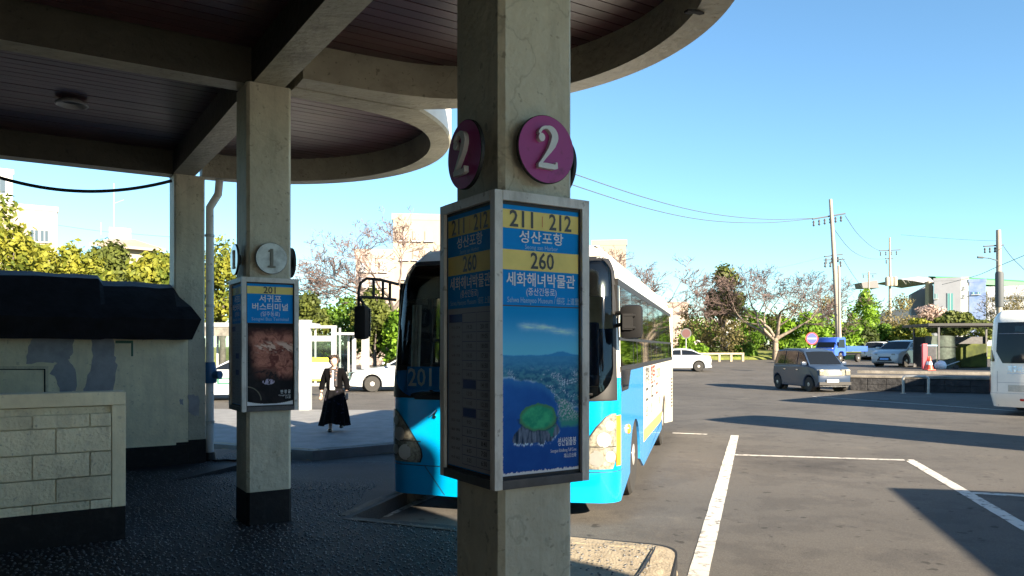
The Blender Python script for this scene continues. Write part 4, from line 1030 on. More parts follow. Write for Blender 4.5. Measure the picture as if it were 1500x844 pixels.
# inside
m = MB(); m.box((0, LEN / 2 + .3, .88), (2.34, LEN - 1.2, .06)); m.build('cabin_floor', M_INT, bus)
m = MB(); m.bbox((-.1, .62, 1.12), (2.1, .34, .26), .05); m.build('dashboard', M_BLACK, bus)
m = MB(); m.lathe([(.2, 0), (.215, .012), (.2, .024), (.19, .012)], 20, (.55, .86, 1.32), 'z', capped=False); m.cyl((.55, .86, 1.33), (.55, .70, 1.05), .03, 8); m.build('steering_wheel', M_BLACK, bus, smooth=60)
def seat(x, y, z0=.9, nm='seat'):
    m = MB(); m.bbox((x, y, z0 + .42), (.44, .44, .12), .03); m.bbox((x, y + .24, z0 + .78), (.44, .10, .66), .03); m.box((x, y, z0 + .2), (.08, .3, .36)); return m.build(nm, M_SEAT, bus)
s0 = seat(.6, 1.35, .95, 'driver_seat')
sp = seat(.75, 2.4)
for y in (3.3, 4.2, 5.1, 6.0, 6.9, 7.8):
    for x in (-.75, .75):
        c = sp.copy(); c.location = (x - .75, y - 2.4, 0); link(c, bus)
m = MB()
for k in range(5):
    x = -1.145 + k * .018; m.cyl((x, .52 + .035 * (k % 2), 1.28), (x, .60 + .035 * (k % 2), 2.24), .018, 6)
m.build('curtain', M_CURT, bus, smooth=60)
for x in (-.80, .2):
    m = MB(); m.cyl((x, 1.15, .9), (x, 1.15, 2.7), .02, 8); m.build('grab_pole', M_GALV, bus)
m = MB(); m.box((-1.19, 1.25, 1.75), (.03, .04, 1.4)); m.build('door_post', M_BLACK, bus)
# mirrors
m = MB()
def arm(*pts): m.tube([Vector(p) for p in pts], .016, 8)
arm((-1.14, .14, 2.44), (-1.28, -.02, 2.48), (-1.40, -.10, 2.49), (-1.455, -.14, 2.44), (-1.47, -.15, 2.34), (-1.47, -.15, 1.90))
arm((-1.16, .12, 2.27), (-1.30, -.02, 2.29), (-1.47, -.15, 2.29))
arm((-1.21, .07, 2.28), (-1.21, .07, 2.45)); arm((-1.26, .0, 2.28), (-1.26, .0, 2.46)); arm((-1.34, -.06, 2.28), (-1.34, -.06, 2.48))
arm((-1.47, -.15, 2.29), (-1.41, -.16, 2.22), (-1.43, -.16, 2.16))
ma = m.build('mirror_arm', M_BLACK, bus, smooth=60)
m = MB(); m.bbox((-1.425, -.17, 2.02), (.145, .12, .36), .045); m.build('mirror', M_BLACK, ma, smooth=40)
m = MB(); m.bbox((-1.395, -.108, 2.02), (.09, .008, .30), .003); m.build('mirror_glass', M_CHROME, ma)
m = MB(); m.tube([(1.20, .30, 1.98), (1.32, .16, 2.00)], .022, 8); m.tube([(1.20, .30, 2.11), (1.32, .16, 2.10)], .022, 8); mb = m.build('mirror_arm', M_BLACK, bus, smooth=60)
m = MB(); m.bbox((1.375, .10, 2.01), (.22, .12, .34), .055); m.build('mirror', mat('mirror_shell', (.012, .012, .013), .6, spec=.12), mb, smooth=40)
m = MB(); m.box((1.345, .03, 2.01), (.10, .03, .16)); m.cyl((1.31, .025, 2.07), (1.42, .025, 2.07), .014, 8); m.cyl((1.31, .025, 1.95), (1.42, .025, 1.95), .014, 8); m.build('mirror_bracket', M_BLACK, mb)
# wheels
def wheel(parent, c, r, w, sgn, axis='x', nut=8, dish=.04, spokes=0, name='wheel', rim=None):
    t = MB(); prof = [(r * .66, -w / 2), (r * .93, -w / 2), (r, -w / 2 + .03), (r, w / 2 - .03), (r * .93, w / 2), (r * .66, w / 2)]
    t.lathe(prof, 32, c, axis); wo = t.build(name, M_TYRE, parent, smooth=40)
    q = MB(); o = sgn * (w / 2); 
    pr = [(r * .68, o), (r * .64, o - sgn * .02), (r * .58, o - sgn * dish), (r * .30, o - sgn * dish * .7), (r * .26, o + sgn * .005), (r * .05, o + sgn * .015)]
    q.lathe(pr, 32, c, axis, capped=False); q.build('rim', rim or M_RIM, wo, smooth=35)
    h = MB()
    ax = {'x': lambda a, b_, d: Vector(c) + Vector((d, a, b_)), 'y': lambda a, b_, d: Vector(c) + Vector((a, d, b_))}[axis]
    if spokes:
        for k in range(spokes):
            t0 = 2 * pi * k / spokes; hw_ = .35 / spokes * 2 * pi
            h.add([ax(cos(t0 + a) * rr * r, sin(t0 + a) * rr * r, o - sgn * (dish * .85)) for rr, a in ((.30, -hw_), (.60, -hw_ * .8), (.60, hw_ * .3), (.30, hw_ * .3))], [(0, 1, 2, 3)])
        h.build('rim_opening', M_BLACK, wo)
    else:
        for k in range(nut):
            t0 = 2 * pi * k / nut; ce = ax(cos(t0) * r * .45, sin(t0) * r * .45, o - sgn * (dish * .75)); pts = [ce + (ax(cos(a), sin(a), 0) - Vector(c)) * r * .075 for a in lin(0, 2 * pi, 11)[:-1]]
            h.add(pts, [tuple(range(10))])
        h.build('hand_hole', M_BLACK, wo)
    return wo
for y in (WF, WR):
    for sg in (-1, 1): wheel(bus, (sg * (BW2 - .16), y, RW), RW, .27, sg)
m = MB()
for y in (WF, WR): m.box((0, y, .50), (1.9, 1.3, .3))
m.box((0, LEN / 2, .42), (2.0, LEN - 1.5, .30)); m.build('chassis', M_BLACK, bus)

# ------------------------------------------------------------------ white bus at the right edge (its rear is seen)
wb = empty('white_bus', (13.28, 19.35, -0.15), atan2(-.74, .67), 'white bus cut off by the right edge, dark rear window above pale blue lettering', 'bus')
def wb_F(s, z, H=2.74):
    p, n = bus_F(s, min(z, 2.42), rake=.10)
    if z > 2.36:
        t = (z - 2.36) / (H - 2.36); i = .20 * t ** 2.4; p = p - n * i
    p.z = z
    if z < .55: p -= n * ((.55 - z) * .22)
    return p, n
def wskin(m, rows, d, ncol=10, mi=0, F=wb_F):
    m.grid([[(lambda pn: pn[0] + pn[1] * d)(F(s0 + (s1 - s0) * k / ncol, z)) for k in range(ncol + 1)] for z, s0, s1 in rows], mi); return m
m = MB(); wskin(m, [(z, -SC - 8, SC + 8) for z in (.22, .35, .55, .58)], 0, 90); wskin(m, [(z, -SC - .4, SC + .4) for z in (.22, .35, .55, .58)], 0.001, 60); m.build('rear_bumper', M_WHITE, wb, smooth=40)
zz = (.58, .9, 1.3, 1.8, 2.2, 2.36, 2.46, 2.56, 2.64, 2.70, 2.74)
m = MB(); m.grid([[wb_F(s, z)[0] for s in lin(-SC - .3, SC + .3, 50)] for z in zz]); 
for sg in (-1, 1): m.grid([[wb_F(sg * s, z)[0] for s in (SC + .3, SC + 4, SC + 8.2)] for z in zz])
tp = [wb_F(s, 2.74)[0] for s in lin(-SC, SC, 13)]
m.add([(p.x, p.y, p.z) for p in tp] + [(p.x, 8.4, 2.75) for p in tp[::-1]], [tuple(range(26))]); m.build('body', M_WHITE, wb, smooth=40)
m = MB(); wskin(m, [(z, -1.04 + max(0, 1.66 - z) * .55, 1.04 - max(0, 1.66 - z) * .55) for z in (1.36, 1.42, 1.54, 1.66, 1.9, 2.2, 2.42)], .006, 24); m.build('rear_window', M_CARGLASS, wb, smooth=60)
m = MB(); wskin(m, [(z, -.62, -.14) for z in (2.17, 2.32)], .009, 4); m.build('window_notice', M_GLASSC, wb)
m = MB(); wskin(m, [(2.12, -1.0, .2), (2.13, -1.0, .2)], .009, 10); wskin(m, [(1.45, -.35, -.33), (2.1, -.36, -.34)], .009, 2); m.build('inner_rail', M_BLDG, wb)
for sg in (-1, 1):
    m = MB(); wskin(m, [(1.40, sg * 1.085, sg * 1.26), (1.44, sg * 1.075, sg * 1.27), (1.55, sg * 1.12, sg * 1.275), (1.66, sg * 1.17, sg * 1.28), (1.70, sg * 1.19, sg * 1.275)], .006, 6); m.build('quarter_window', M_CARGLASS, wb, smooth=60)
    m = MB(); wskin(m, [(z, sg * 1.215, sg * (SC + .01)) for z in lin(.60, .90, 4)], .012, 5); tl = m.build('tail_light', M_REDL, wb, smooth=60)
    m = MB(); wskin(m, [(z, sg * 1.215, sg * (SC + .01)) for z in lin(.905, 1.04, 4)], .012, 5); m.build('indicator', M_AMBER, tl, smooth=60)
    m = MB(); wskin(m, rrow(.39, .45, sg * .42 - .06, sg * .42 + .06, .02, .02, 4), .008, 4); m.build('reflector', M_REDL, wb)
m = MB(); wskin(m, [(.62, -1.002, -.992), (1.15, -1.002, -.992)], .003, 1); wskin(m, [(.855, -.99, .99), (.863, -.99, .99)], .003, 20); wskin(m, [(.578, -SC, SC), (.584, -SC, SC)], .003, 40); wskin(m, [(.24, -1.002, -.994), (.57, -1.002, -.994)], .003, 4); m.build('panel_joint', M_BLDG, wb)
m = MB(); wskin(m, rrow(.63, .80, -.74, .0, .01, .01, 3), .007, 8); m.build('rear_grille', M_GALV, wb); 
p, n = wb_F(-.52, 1.2); put_text('제주버스', .18, M_CPRINT, (p.x, p.y - .012, 1.20), (1, 0, 0), wb, bold=.012, fit=.44)
m = MB(); m.grid([[(lambda pn: pn[0] + pn[1] * .010)(wb_F(-.76 + .48 * k / 20, 1.09 + .012 * sin(k * .9) + dz)) for k in range(21)] for dz in (0, .012)]); m.build('wave_line', M_CPRINT, wb)
for y in (2.0, 6.4):
    for sg in (-1, 1): wheel(wb, (sg * (BW2 - .12), y, .45), .45, .26, sg)
m = MB(); m.box((0, 4.2, .40), (2.1, 7.6, .3)); m.build('chassis', M_BLACK, wb)

# ------------------------------------------------------------------ cars
def inset_poly(poly, d):
    n = len(poly); out = []
    A = sum(poly[i][0] * poly[(i + 1) % n][1] - poly[(i + 1) % n][0] * poly[i][1] for i in range(n)); sg = 1 if A > 0 else -1
    for i in range(n):
        p0, p1, p2 = Vector(poly[i - 1]), Vector(poly[i]), Vector(poly[(i + 1) % n])
        d1 = (p1 - p0).normalized(); d2 = (p2 - p1).normalized()
        nn = (Vector((-d1.y, d1.x)) + Vector((-d2.y, d2.x)))
        nn = nn.normalized() if nn.length > 1e-6 else Vector((-d1.y, d1.x))
        out.append(tuple(p1 + nn * d * sg))
    return out
def car_w(x, L, W, ftaper=.16, rtaper=.10):
    f = max(0, (x - (L / 2 - .75)) / .75); r = max(0, (-x - (L / 2 - .6)) / .6)
    return W / 2 * (1 - ftaper * f * f - rtaper * r * r)
def car(name, loc, heading, label, cat, paint, L=4.5, W=1.82, H=1.45, wr=.32, wf=1.35, wb_=-1.3, hood=[(2.2, .55), (2.16, .72), (1.9, .83), (.95, .98)], gh=[(.98, .97), (.15, 1.43), (-.5, 1.45), (-1.0, 1.40), (-1.75, 1.02)], deck=[(-1.75, 1.0), (-2.15, .98), (-2.24, .75), (-2.2, .45)], gc=.20, pil=(-.35,), plate=M_PLATE, group=None, tum=.17, spokes=5, rimm=None, detail=True, taper=.16, grille=(.30, .50), lights=(.62, .78)):
    r = empty(name, loc, heading, label, cat, group)
    arch = lambda c: [(c - (wr + .055) * cos(t), wr + (wr + .055) * sin(t)) for t in lin(0.0, pi, 11)]
    low = [(-L / 2 + .08, gc + .05)] + [(wb_ - wr - .06, gc)] + [p for p in arch(wb_) if p[1] > gc] + [(wb_ + wr + .06, gc), (wf - wr - .06, gc)] + [p for p in arch(wf) if p[1] > gc] + [(wf + wr + .06, gc), (L / 2 - .12, gc + .02), (L / 2 - .02, gc + .14)]
    outl = low + hood + deck
    outl = [p for i, p in enumerate(outl)]
    m = MB(); lay = [(-1, .055), (-.985, .02), (-.93, 0), (-.5, 0), (0, 0), (.5, 0), (.93, 0), (.985, .02), (1, .055)]
    rows = []
    for yf, ins in lay:
        pp = inset_poly(outl, ins) if ins else outl
        rows.append([(x, yf * car_w(x, L, W, taper) * (1 - .05 * max(0, (z - .75)) - .03 * max(0, .45 - z)), z + (.035 * (1 - yf * yf) if z > .8 else 0)) for x, z in pp])
    m.grid(rows, close=True); m.add(rows[0], [tuple(range(len(outl)))]); m.add(rows[-1], [tuple(range(len(outl)))])
    body = m.build('body', paint, r, smooth=38)
    zb = min(p[1] for p in gh); zt = max(p[1] for p in gh)
    gw = lambda x, z, f=1.0: f * (car_w(x, L, W, .05, .05) - .05 - tum * (z - zb) / max(.01, (zt - zb)))
    m = MB(); rows = []
    for yf in (-1, -.93, -.6, 0, .6, .93, 1):
        rows.append([(x, yf * gw(x, z), z + (.03 * (1 - yf * yf) if z > zt - .15 else 0) - (.035 if abs(yf) == 1 and z > zt - .12 else 0)) for x, z in gh])
    m.grid(rows, close=True); m.add(rows[0], [tuple(range(len(gh)))]); m.add(rows[-1], [tuple(range(len(gh)))])
    m.build('cabin', paint, r, smooth=38)
    # windscreen and rear glass
    def glassq(nm, a, b_, f0=.08, f1=.93):
        (x0, z0), (x1, z1) = a, b_; P = []
        d = Vector((z1 - z0, 0, -(x1 - x0))).normalized(); d = d if (d.x > 0) == (a[0] > 0 or a[0] > b_[0]) else -d
        if nm == 'rear_window' and d.x > 0: d = -d
        R = []
        for t in (f0, .5, f1):
            x, z = x0 + (x1 - x0) * t, z0 + (z1 - z0) * t; w = gw(x, z) - .06
            R.append([Vector((x, y * w, z + .03 * (1 - y * y) * t)) + d * .012 for y in (-1, -.5, 0, .5, 1)])
        m = MB(); m.grid(R); return m.build(nm, M_CARGLASS, r, smooth=60)
    glassq('windscreen', gh[0], gh[1])
    glassq('rear_window', gh[-1], gh[-2])
    ig = inset_poly(gh, .075); top = [p for p in ig]
    xs = [ig[0][0]] + list(pil) + [ig[-1][0]]
    def zat(poly, x):
        best = None
        for i in range(len(poly) - 1):
            (x0, z0), (x1, z1) = poly[i], poly[i + 1]
            if min(x0, x1) - 1e-6 <= x <= max(x0, x1) + 1e-6 and abs(x1 - x0) > 1e-6:
                z = z0 + (z1 - z0) * (x - x0) / (x1 - x0); best = z if best is None else max(best, z)
        return best if best is not None else poly[0][1]
    for k in range(len(xs) - 1):
        xa, xb = xs[k] - (.03 if k else 0), xs[k + 1] + (.03 if k < len(xs) - 2 else 0)
        n = 6; pts = [(xa + (xb - xa) * i / n) for i in range(n + 1)]
        for sg in (-1, 1):
            up = [(x, max(zat(ig, x), zb + .075)) for x in pts]; m = MB()
            lo = [(x, zb + .07) for x in pts]
            m.grid([[(x, sg * (gw(x, z) + .007), z) for x, z in lo], [(x, sg * (gw(x, z) + .007), z) for x, z in up]])
            m.build('side_window', M_CARGLASS, r)
    for c in (wf, wb_):
        for sg in (-1, 1):
            wheel(r, (c, sg * (W / 2 - .115), wr), wr, .20, sg, axis='y', spokes=spokes, dish=.03, rim=rimm)
            m = MB(); pp = [(c + (wr + .05) * cos(t), sg * (W / 2 - .35), wr + (wr + .05) * sin(t)) for t in lin(0, 2 * pi, 21)[:-1]]; m.add(pp, [tuple(range(20))]); m.build('wheel_well', M_BLACK, r)
    # lamps, grille, plates, mirrors, handles
    fx = lambda y, z: L / 2 - .02 - .18 * (abs(y) / (W / 2)) ** 3
    def fpatch(nm, y0, y1, z0, z1, mm, d=.02, par=None, back=False):
        m = MB(); R = []
        for k in range(5):
            y = y0 + (y1 - y0) * k / 4; zc = (z0 + z1) / 2
            xs_ = max([p[0] for p in hood if p[1] <= max(zc, hood[0][1]) + .02] + [L / 2 - .05]) if not back else 0
            wz = .12 * (abs(y) / (W / 2)) ** 2.5
            if back: R.append([(-L / 2 - d + .06 + wz, y, z0), (-L / 2 - d + .07 + wz, y, z1)])
            else: R.append([(L / 2 + d - .01 - wz - taper * .3 * (abs(y) / (W / 2)) ** 3, y, z0), (L / 2 + d - .03 - wz - taper * .3 * (abs(y) / (W / 2)) ** 3, y, z1)])
        V0 = R; m.grid(R); m.grid([[(x - (.09 if not back else -.09), y, z) for x, y, z in q] for q in R])
        for a, b_ in zip(R, R[1:]):
            for i in (0, 1):
                s_ = -.09 if not back else .09
                m.add([a[i], b_[i], (b_[i][0] + s_, b_[i][1], b_[i][2]), (a[i][0] + s_, a[i][1], a[i][2])], [(0, 1, 2, 3)])
        return m.build(nm, mm, par or r)
    for sg in (-1, 1):
        fpatch('headlight', sg * (W / 2 - .52), sg * (W / 2 - .10), lights[0], lights[1], M_LENS, .022)
        fpatch('tail_light', sg * (W / 2 - .45), sg * (W / 2 - .06), .78, .92, M_REDL, .02, back=True)
        m = MB(); mx_ = gh[0][0] - .22; m.bbox((mx_, sg * (W / 2 + .08), zb + .10), (.12, .20, .14), .03); m.box((mx_ + .02, sg * (W / 2 - .03), zb + .07), (.06, .10, .05)); m.build('mirror', paint if detail else M_BLACK, r, smooth=40)
        for x in ([p + .10 for p in pil] + [gh[-1][0] + .45])[:2]:
            m = MB(); m.bbox((x, sg * (car_w(x, L, W) * (1 - .05 * .08) + .004), zb - .16), (.17, .025, .035), .008); m.build('door_handle', M_CHROME, r)
    fpatch('grille', -W / 2 + .50, W / 2 - .50, grille[0], grille[1], M_BLACK, .018)
    pl = fpatch('licence_plate', -.26, .26, grille[0] + .06, grille[0] + .18, plate, .030)
    fpatch('lower_bumper', -W / 2 + .2, W / 2 - .2, gc, gc + .10, M_BLACK, .012)
    return r
def heading(dx, dy): return atan2(dy, dx)
# boxy grey car driving towards us
boxy = dict(L=3.6, W=1.60, H=1.70, wr=.30, wf=1.20, wb_=-1.28, hood=[(1.79, .60), (1.74, .86), (1.55, .98), (1.12, 1.06)], gh=[(1.20, 1.04), (.62, 1.62), (.2, 1.69), (-.9, 1.70), (-1.55, 1.66), (-1.70, 1.03)], deck=[(-1.70, 1.02), (-1.78, .8), (-1.77, .45)], pil=(.25, -.75), tum=.12)
rp = GP(1187, 571.5)
ray = car('compact_car', rp, heading(.16, -.985), 'boxy grey compact car driving across the lot towards the bays', 'car', M_CAR_G, spokes=5, rimm=M_GALV, plate=M_PLATE, lights=(.66, .90), grille=(.64, .86), **boxy)
for o in kids(ray):
    if o.name.startswith('grille'): o.data.materials[0] = mat('grey_grille', (.045, .048, .055), .45)
m = MB(); m.box((1.80, 0, .35), (.06, 1.35, .12)); m.build('bumper_mesh', M_BLACK, ray)
m = MB(); m.box((1.835, 0, .245), (.03, 1.1, .04)); m.build('skid_strip', M_CHROME, ray)
m = MB(); m.bbox((1.84, -.12, .46), (.02, .50, .11), .004); m.build('front_plate', M_PLATE, ray)
for sg in (-1, 1):
    m = MB(); m.bbox((1.76, sg * .56, .78), (.10, .20, .22), .03); m.build('lamp_lens', M_LENS, ray)
    m = MB(); m.box((-.2, sg * .55, 1.735), (1.9, .03, .03)); m.build('roof_rail', M_GALV, ray)
# sedans
sd = GP(592, 572); sd2 = GP(353, 585)
car('sedan', sd, heading(-.965, -.26), 'white sedan beside the bus, behind the walking woman', 'car', M_CAR_W, H=1.45, spokes=9, L=4.7, wf=1.38, wb_=-1.42)
tx = car('taxi', sd2, heading(-.975, -.2), 'white taxi with green door stripe seen behind the farther pillar', 'taxi', M_CAR_W, spokes=9, L=4.7, wf=1.38, wb_=-1.42)
for sg in (-1, 1):
    m = MB(); m.box((.35, sg * .903, .66), (.55, .012, .20)); m.build('door_emblem', M_GREEN, tx)
    m = MB(); m.box((.35, sg * .911, .66), (.42, .006, .10)); m.build('emblem_field', M_WPRINT, tx)
w2 = PX(988, 544, 50); w2.z = gz(0, 50)
car('sedan', w2, heading(-.98, .10), 'white sedan tail showing beyond the bus by the grass verge', 'car', M_CAR_W, spokes=9, L=4.7, wf=1.38, wb_=-1.42)

# parking terrace, low basalt retaining wall, cars on it
TZ = 0.47
tw0 = GP(1246, 571.5); tw1 = Vector((30, 23.4, -.15)); tb0 = Vector((27.5, 76, 0)); tb1 = Vector((140, 70, 0))
poly = [(tw0.x + .05, tw0.y + .1), (tw1.x, tw1.y + .1), (60, 20), (140, 30), (140, 85), (27.5, 85)]
b = MB(); b.pris(poly, -.6, TZ); b.build('parking_terrace', M_ASPH, kind='structure')
rw = empty('retaining_wall', tw0, 0, 'low dark basalt kerb wall with a pale concrete top along the car park', 'wall'); rwi = inv(rw)
d = (tw1 - tw0); Lw = Vector((d.x, d.y)).length; d = Vector((d.x, d.y)).normalized(); nrm = Vector((d.y, -d.x))
MR = Matrix(((d.x, -d.y, 0), (d.y, d.x, 0), (0, 0, 1)))
x = 0; rnd = random.Random(8)
while x < Lw:
    for row in range(2):
        l0 = rnd.uniform(.55, .95)
    l0 = rnd.uniform(.6, 1.0)
    for row in range(2):
        off = rnd.uniform(0, .03); c = Vector((tw0.x, tw0.y, 0)) + Vector((d.x, d.y, 0)) * (x + l0 / 2 + row * .0) + Vector((nrm.x, nrm.y, 0)) * (off + .02)
        m = MB(); m.bbox((c.x, c.y, -.02 + row * .25), (l0 - .006, .3, .245), .02, 0, MR); m.build('stone', M_BASALT, rw, world=rwi)
    x += l0
m = MB(); c = Vector((tw0.x, tw0.y, 0)) + Vector((d.x, d.y, 0)) * Lw / 2 + Vector((nrm.x, nrm.y, 0)) * -.02; m.bbox((c.x, c.y, .43), (Lw, .42, .10), .015, 0, MR); m.build('coping', M_COPE, rw, world=rwi)
k2 = MB(); c2 = c - Vector((nrm.x, nrm.y, 0)) * 3.2; k2.box((c2.x, c2.y, TZ + .05), (Lw, .25, .14), 0, MR); k2.build('terrace_kerb', M_COPE, kind='structure')
# hoop barrier in front of the wall
h0 = GP(1323, 576.5); h1 = GP(1360, 577.5); m = MB(); ht = .66
pts = []
u_ = (h1 - h0)
for t, z in [(0, 0), (0, .4), (0, .55), (.03, .63), (.10, ht), (.5, ht), (.90, ht), (.97, .63), (1, .55), (1, .4), (1, 0)]: pts.append(h0 + u_ * t + Vector((0, 0, z)))
m.tube(pts, .05, 10)
hp = empty('hoop_barrier', h0, 0, 'steel hoop barrier standing before the low basalt wall', 'barrier'); m.build('hoop', M_GALV, hp, smooth=60, world=inv(hp))
for q in (h0, h1):
    m = MB(); m.cyl(q + Vector((0, 0, 0)), q + Vector((0, 0, .02)), .10, 12); m.build('foot_plate', M_GALV, hp, world=inv(hp))
def terr(u, d): return Vector(((u - 750) / F * d, d, TZ))
car('hatchback', terr(1323, 47.6), heading(-.80, -.60), 'white angular hatchback with blue plate parked beside the red post', 'car', M_CAR_W, L=4.6, W=1.89, H=1.60, wr=.36, wf=1.48, wb_=-1.46, hood=[(2.28, .55), (2.24, .80), (2.0, .93), (1.15, 1.05)], gh=[(1.3, 1.03), (.45, 1.53), (-.3, 1.60), (-1.3, 1.50), (-2.0, 1.08)], deck=[(-2.05, 1.06), (-2.27, .95), (-2.26, .5)], plate=M_PLATEB, lights=(.72, .80), grille=(.36, .62))
suv = dict(L=4.65, W=1.88, H=1.72, wr=.36, wf=1.42, wb_=-1.28, hood=[(2.30, .6), (2.25, .88), (2.0, 1.04), (1.05, 1.14)], gh=[(1.15, 1.12), (.5, 1.66), (-.4, 1.72), (-1.7, 1.66), (-2.15, 1.15)], deck=[(-2.18, 1.1), (-2.28, .8), (-2.26, .5)], gc=.26, pil=(-.1, -1.15))
car('suv', terr(1284, 73), heading(-.62, -.78), 'silver suv parked between blue truck and white hatchback', 'car', M_CAR_S, **suv)
car('suv', terr(1318, 66), heading(-.75, -.66), 'dark suv roof showing just above the white hatchback', 'car', M_CAR_D, **suv)
car('suv', terr(1341, 70), heading(-.75, -.66), 'white suv roof behind the hatchback near the red post', 'car', M_CAR_W, **suv)
car('sedan', terr(1372, 58), heading(-.75, -.66), 'pale car hidden behind the dark bin and red post', 'car', M_CAR_S)
# blue flatbed truck
tk = empty('flatbed_truck', terr(1232, 62), heading(-.80, -.60), 'small blue flatbed truck parked under the trees', 'truck')
cabp = [(2.42, .55), (2.44, .95), (2.30, 1.15), (1.95, 1.93), (1.75, 1.98), (.78, 1.98), (.72, 1.85), (.72, .55), (1.0, .50), (1.02, .75), (1.25, .86), (1.6, .86), (1.82, .72), (1.86, .5)]
m = MB(); rows = [[(x, yf * (.85 - .06 * max(0, z - 1.1)), z) for x, z in (inset_poly(cabp, .03) if abs(yf) == 1 else cabp)] for yf in (-1, -.95, 0, .95, 1)]; m.grid(rows, close=True); m.add(rows[0], [tuple(range(len(cabp)))]); m.add(rows[-1], [tuple(range(len(cabp)))]); m.build('cab', M_CAR_B, tk, smooth=35)
m = MB(); m.grid([[(2.30 - .36 * t + .012, y * (.76 - .05 * t), 1.16 + .74 * t) for y in (-1, 0, 1)] for t in (.03, .97)]); m.build('windscreen', M_CARGLASS, tk)
for sg in (-1, 1):
    m = MB(); m.grid([[(x, sg * (.857 - .06 * max(0, z - 1.1)), z) for x in (.9, 2.0 - .35 * k)] for k, z in ((0, 1.15), (1, 1.80))]); m.build('side_window', M_CARGLASS, tk)
    m = MB(); m.bbox((2.42, sg * .62, .78), (.08, .26, .18), .02); m.build('headlight', M_LENS, tk)
    m = MB(); m.bbox((2.15, sg * 1.0, 1.45), (.05, .18, .30), .02); m.tube([(2.1, sg * .84, 1.4), (2.14, sg * .98, 1.45)], .015, 6); m.build('mirror', M_BLACK, tk)
m = MB(); m.bbox((2.43, 0, .58), (.08, 1.6, .16), .02); m.build('bumper', M_CAR_S, tk)
m = MB(); m.bbox((2.475, 0, .60), (.02, .5, .11), .004); m.build('licence_plate', M_PLATE, tk)
m = MB(); m.box((-.95, 0, .92), (3.2, 1.65, .10)); bd = m.build('flatbed', M_CAR_B, tk)
for sg in (-1, 1):
    m = MB(); m.box((-.95, sg * .82, 1.13), (3.2, .03, .32)); m.build('side_board', M_CAR_B, tk)
m = MB(); m.box((-2.54, 0, 1.13), (.03, 1.65, .32)); m.build('tail_board', M_CAR_B, tk)
m = MB(); m.box((-.6, .3, .68), (3.6, .12, .18)); m.box((-.6, -.3, .68), (3.6, .12, .18)); m.bbox((.1, -.6, .6), (.6, .3, .3), .03); m.build('chassis', M_BLACK, tk)
for c in (1.42, -1.25):
    for sg in (-1, 1): wheel(tk, (c, sg * .68, .33), .33, .22, sg, axis='y', spokes=5, dish=.03)

# things by the car park shed
cp = GP(1362, 542.5, TZ)
cn = empty('traffic_cone', cp, 0, 'orange traffic cone with white band beside the red post', 'traffic cone')
m = MB(); m.lathe([(.17, .04), (.155, .10), (.12, .28)], 18, mi=0); m.lathe([(.085, .44), (.045, .66), (.03, .70)], 18); m.build('cone_body', M_CONE, cn, smooth=50)
m = MB(); m.lathe([(.121, .28), (.086, .44)], 18, capped=False); m.build('white_band', M_SHIRT, cn, smooth=50)
m = MB(); m.bbox((0, 0, .025), (.40, .40, .05), .015); m.build('cone_base', M_CONE, cn)
c2 = cn.copy(); link(c2); c2['label'] = 'second orange cone half hidden just behind the first cone'; c2['group'] = cn['group'] = 'traffic cones by the shed'; c2.location = cp + Vector((.22, .55, 0))
for ch in kids(cn):
    q = ch.copy(); link(q, c2)
rpz = GP(1354, 541, TZ)
m = MB(); m.bbox((rpz.x, rpz.y, TZ + .68), (.26, .18, 1.36), .02); po = m.build('red_post', M_RED); tag(po, 'square dark red post standing behind the traffic cone', 'post')
bp_ = GP(1368, 540.5, TZ); bp_.y += .5
bn = empty('storage_bin', bp_, radians(-15), 'dark box bin with pale lid between red post and tarp stack', 'bin')
m = MB(); m.bbox((0, 0, .62), (.62, .6, 1.22), .03); m.build('bin_body', M_ALUD, bn); m = MB(); m.bbox((0, 0, 1.27), (.68, .66, .07), .02); m.build('lid', M_CPRINT, bn)
tp_ = GP(1391, 540, TZ); tp_.y += .9
ts = empty('covered_stack', tp_, radians(-10), 'tall stack wrapped in dark green tarpaulin by the shed', 'stack')
m = MB(); rows = []; rnd = random.Random(4)
for z in (0, .3, .6, .9, 1.2, 1.5, 1.7, 1.8):
    rows.append([((.60 + .05 * sin(5 * t + z) + rnd.uniform(-.02, .02)) * max(-1, min(1, 1.5 * cos(t))), (.5 + .04 * sin(7 * t)) * max(-1, min(1, 1.5 * sin(t))), z + .03 * sin(3 * t) * (z > 1.6)) for t in lin(0, 2 * pi, 33)[:-1]])
m.grid(rows, close=True); m.add(rows[-1], [tuple(range(32))]); m.build('tarpaulin', M_TARP, ts, smooth=40)
for z in (.5, 1.2):
    m = MB(); m.tube([(.66 * max(-1, min(1, 1.5 * cos(t))), .56 * max(-1, min(1, 1.5 * sin(t))), z) for t in lin(0, 2 * pi, 33)], .012, 5); m.build('rope', M_BLACK, ts)
sk = GP(1381, 541, TZ)
bm = bmesh.new(); bmesh.ops.create_icosphere(bm, subdivisions=3, radius=.30); rnd = random.Random(2)
for v in bm.verts:
    v.co *= 1 + .16 * mnoise.noise(v.co * 5); v.co.z *= .85; v.co.z = max(v.co.z, -.2)
me = bpy.data.meshes.new('sack'); bm.to_mesh(me); bm.free(); me.materials.append(M_SACK); me.polygons.foreach_set('use_smooth', [True] * len(me.polygons))
so = bpy.data.objects.new('sack', me); link(so); so.location = sk + Vector((0, .2, .2)); tag(so, 'white rubbish sack lying in front of the tarp stack', 'sack')
hc = empty('hand_cart', sk + Vector((.55, .1, 0)), radians(-20), 'folded hand cart lying beside the white sack', 'hand cart')
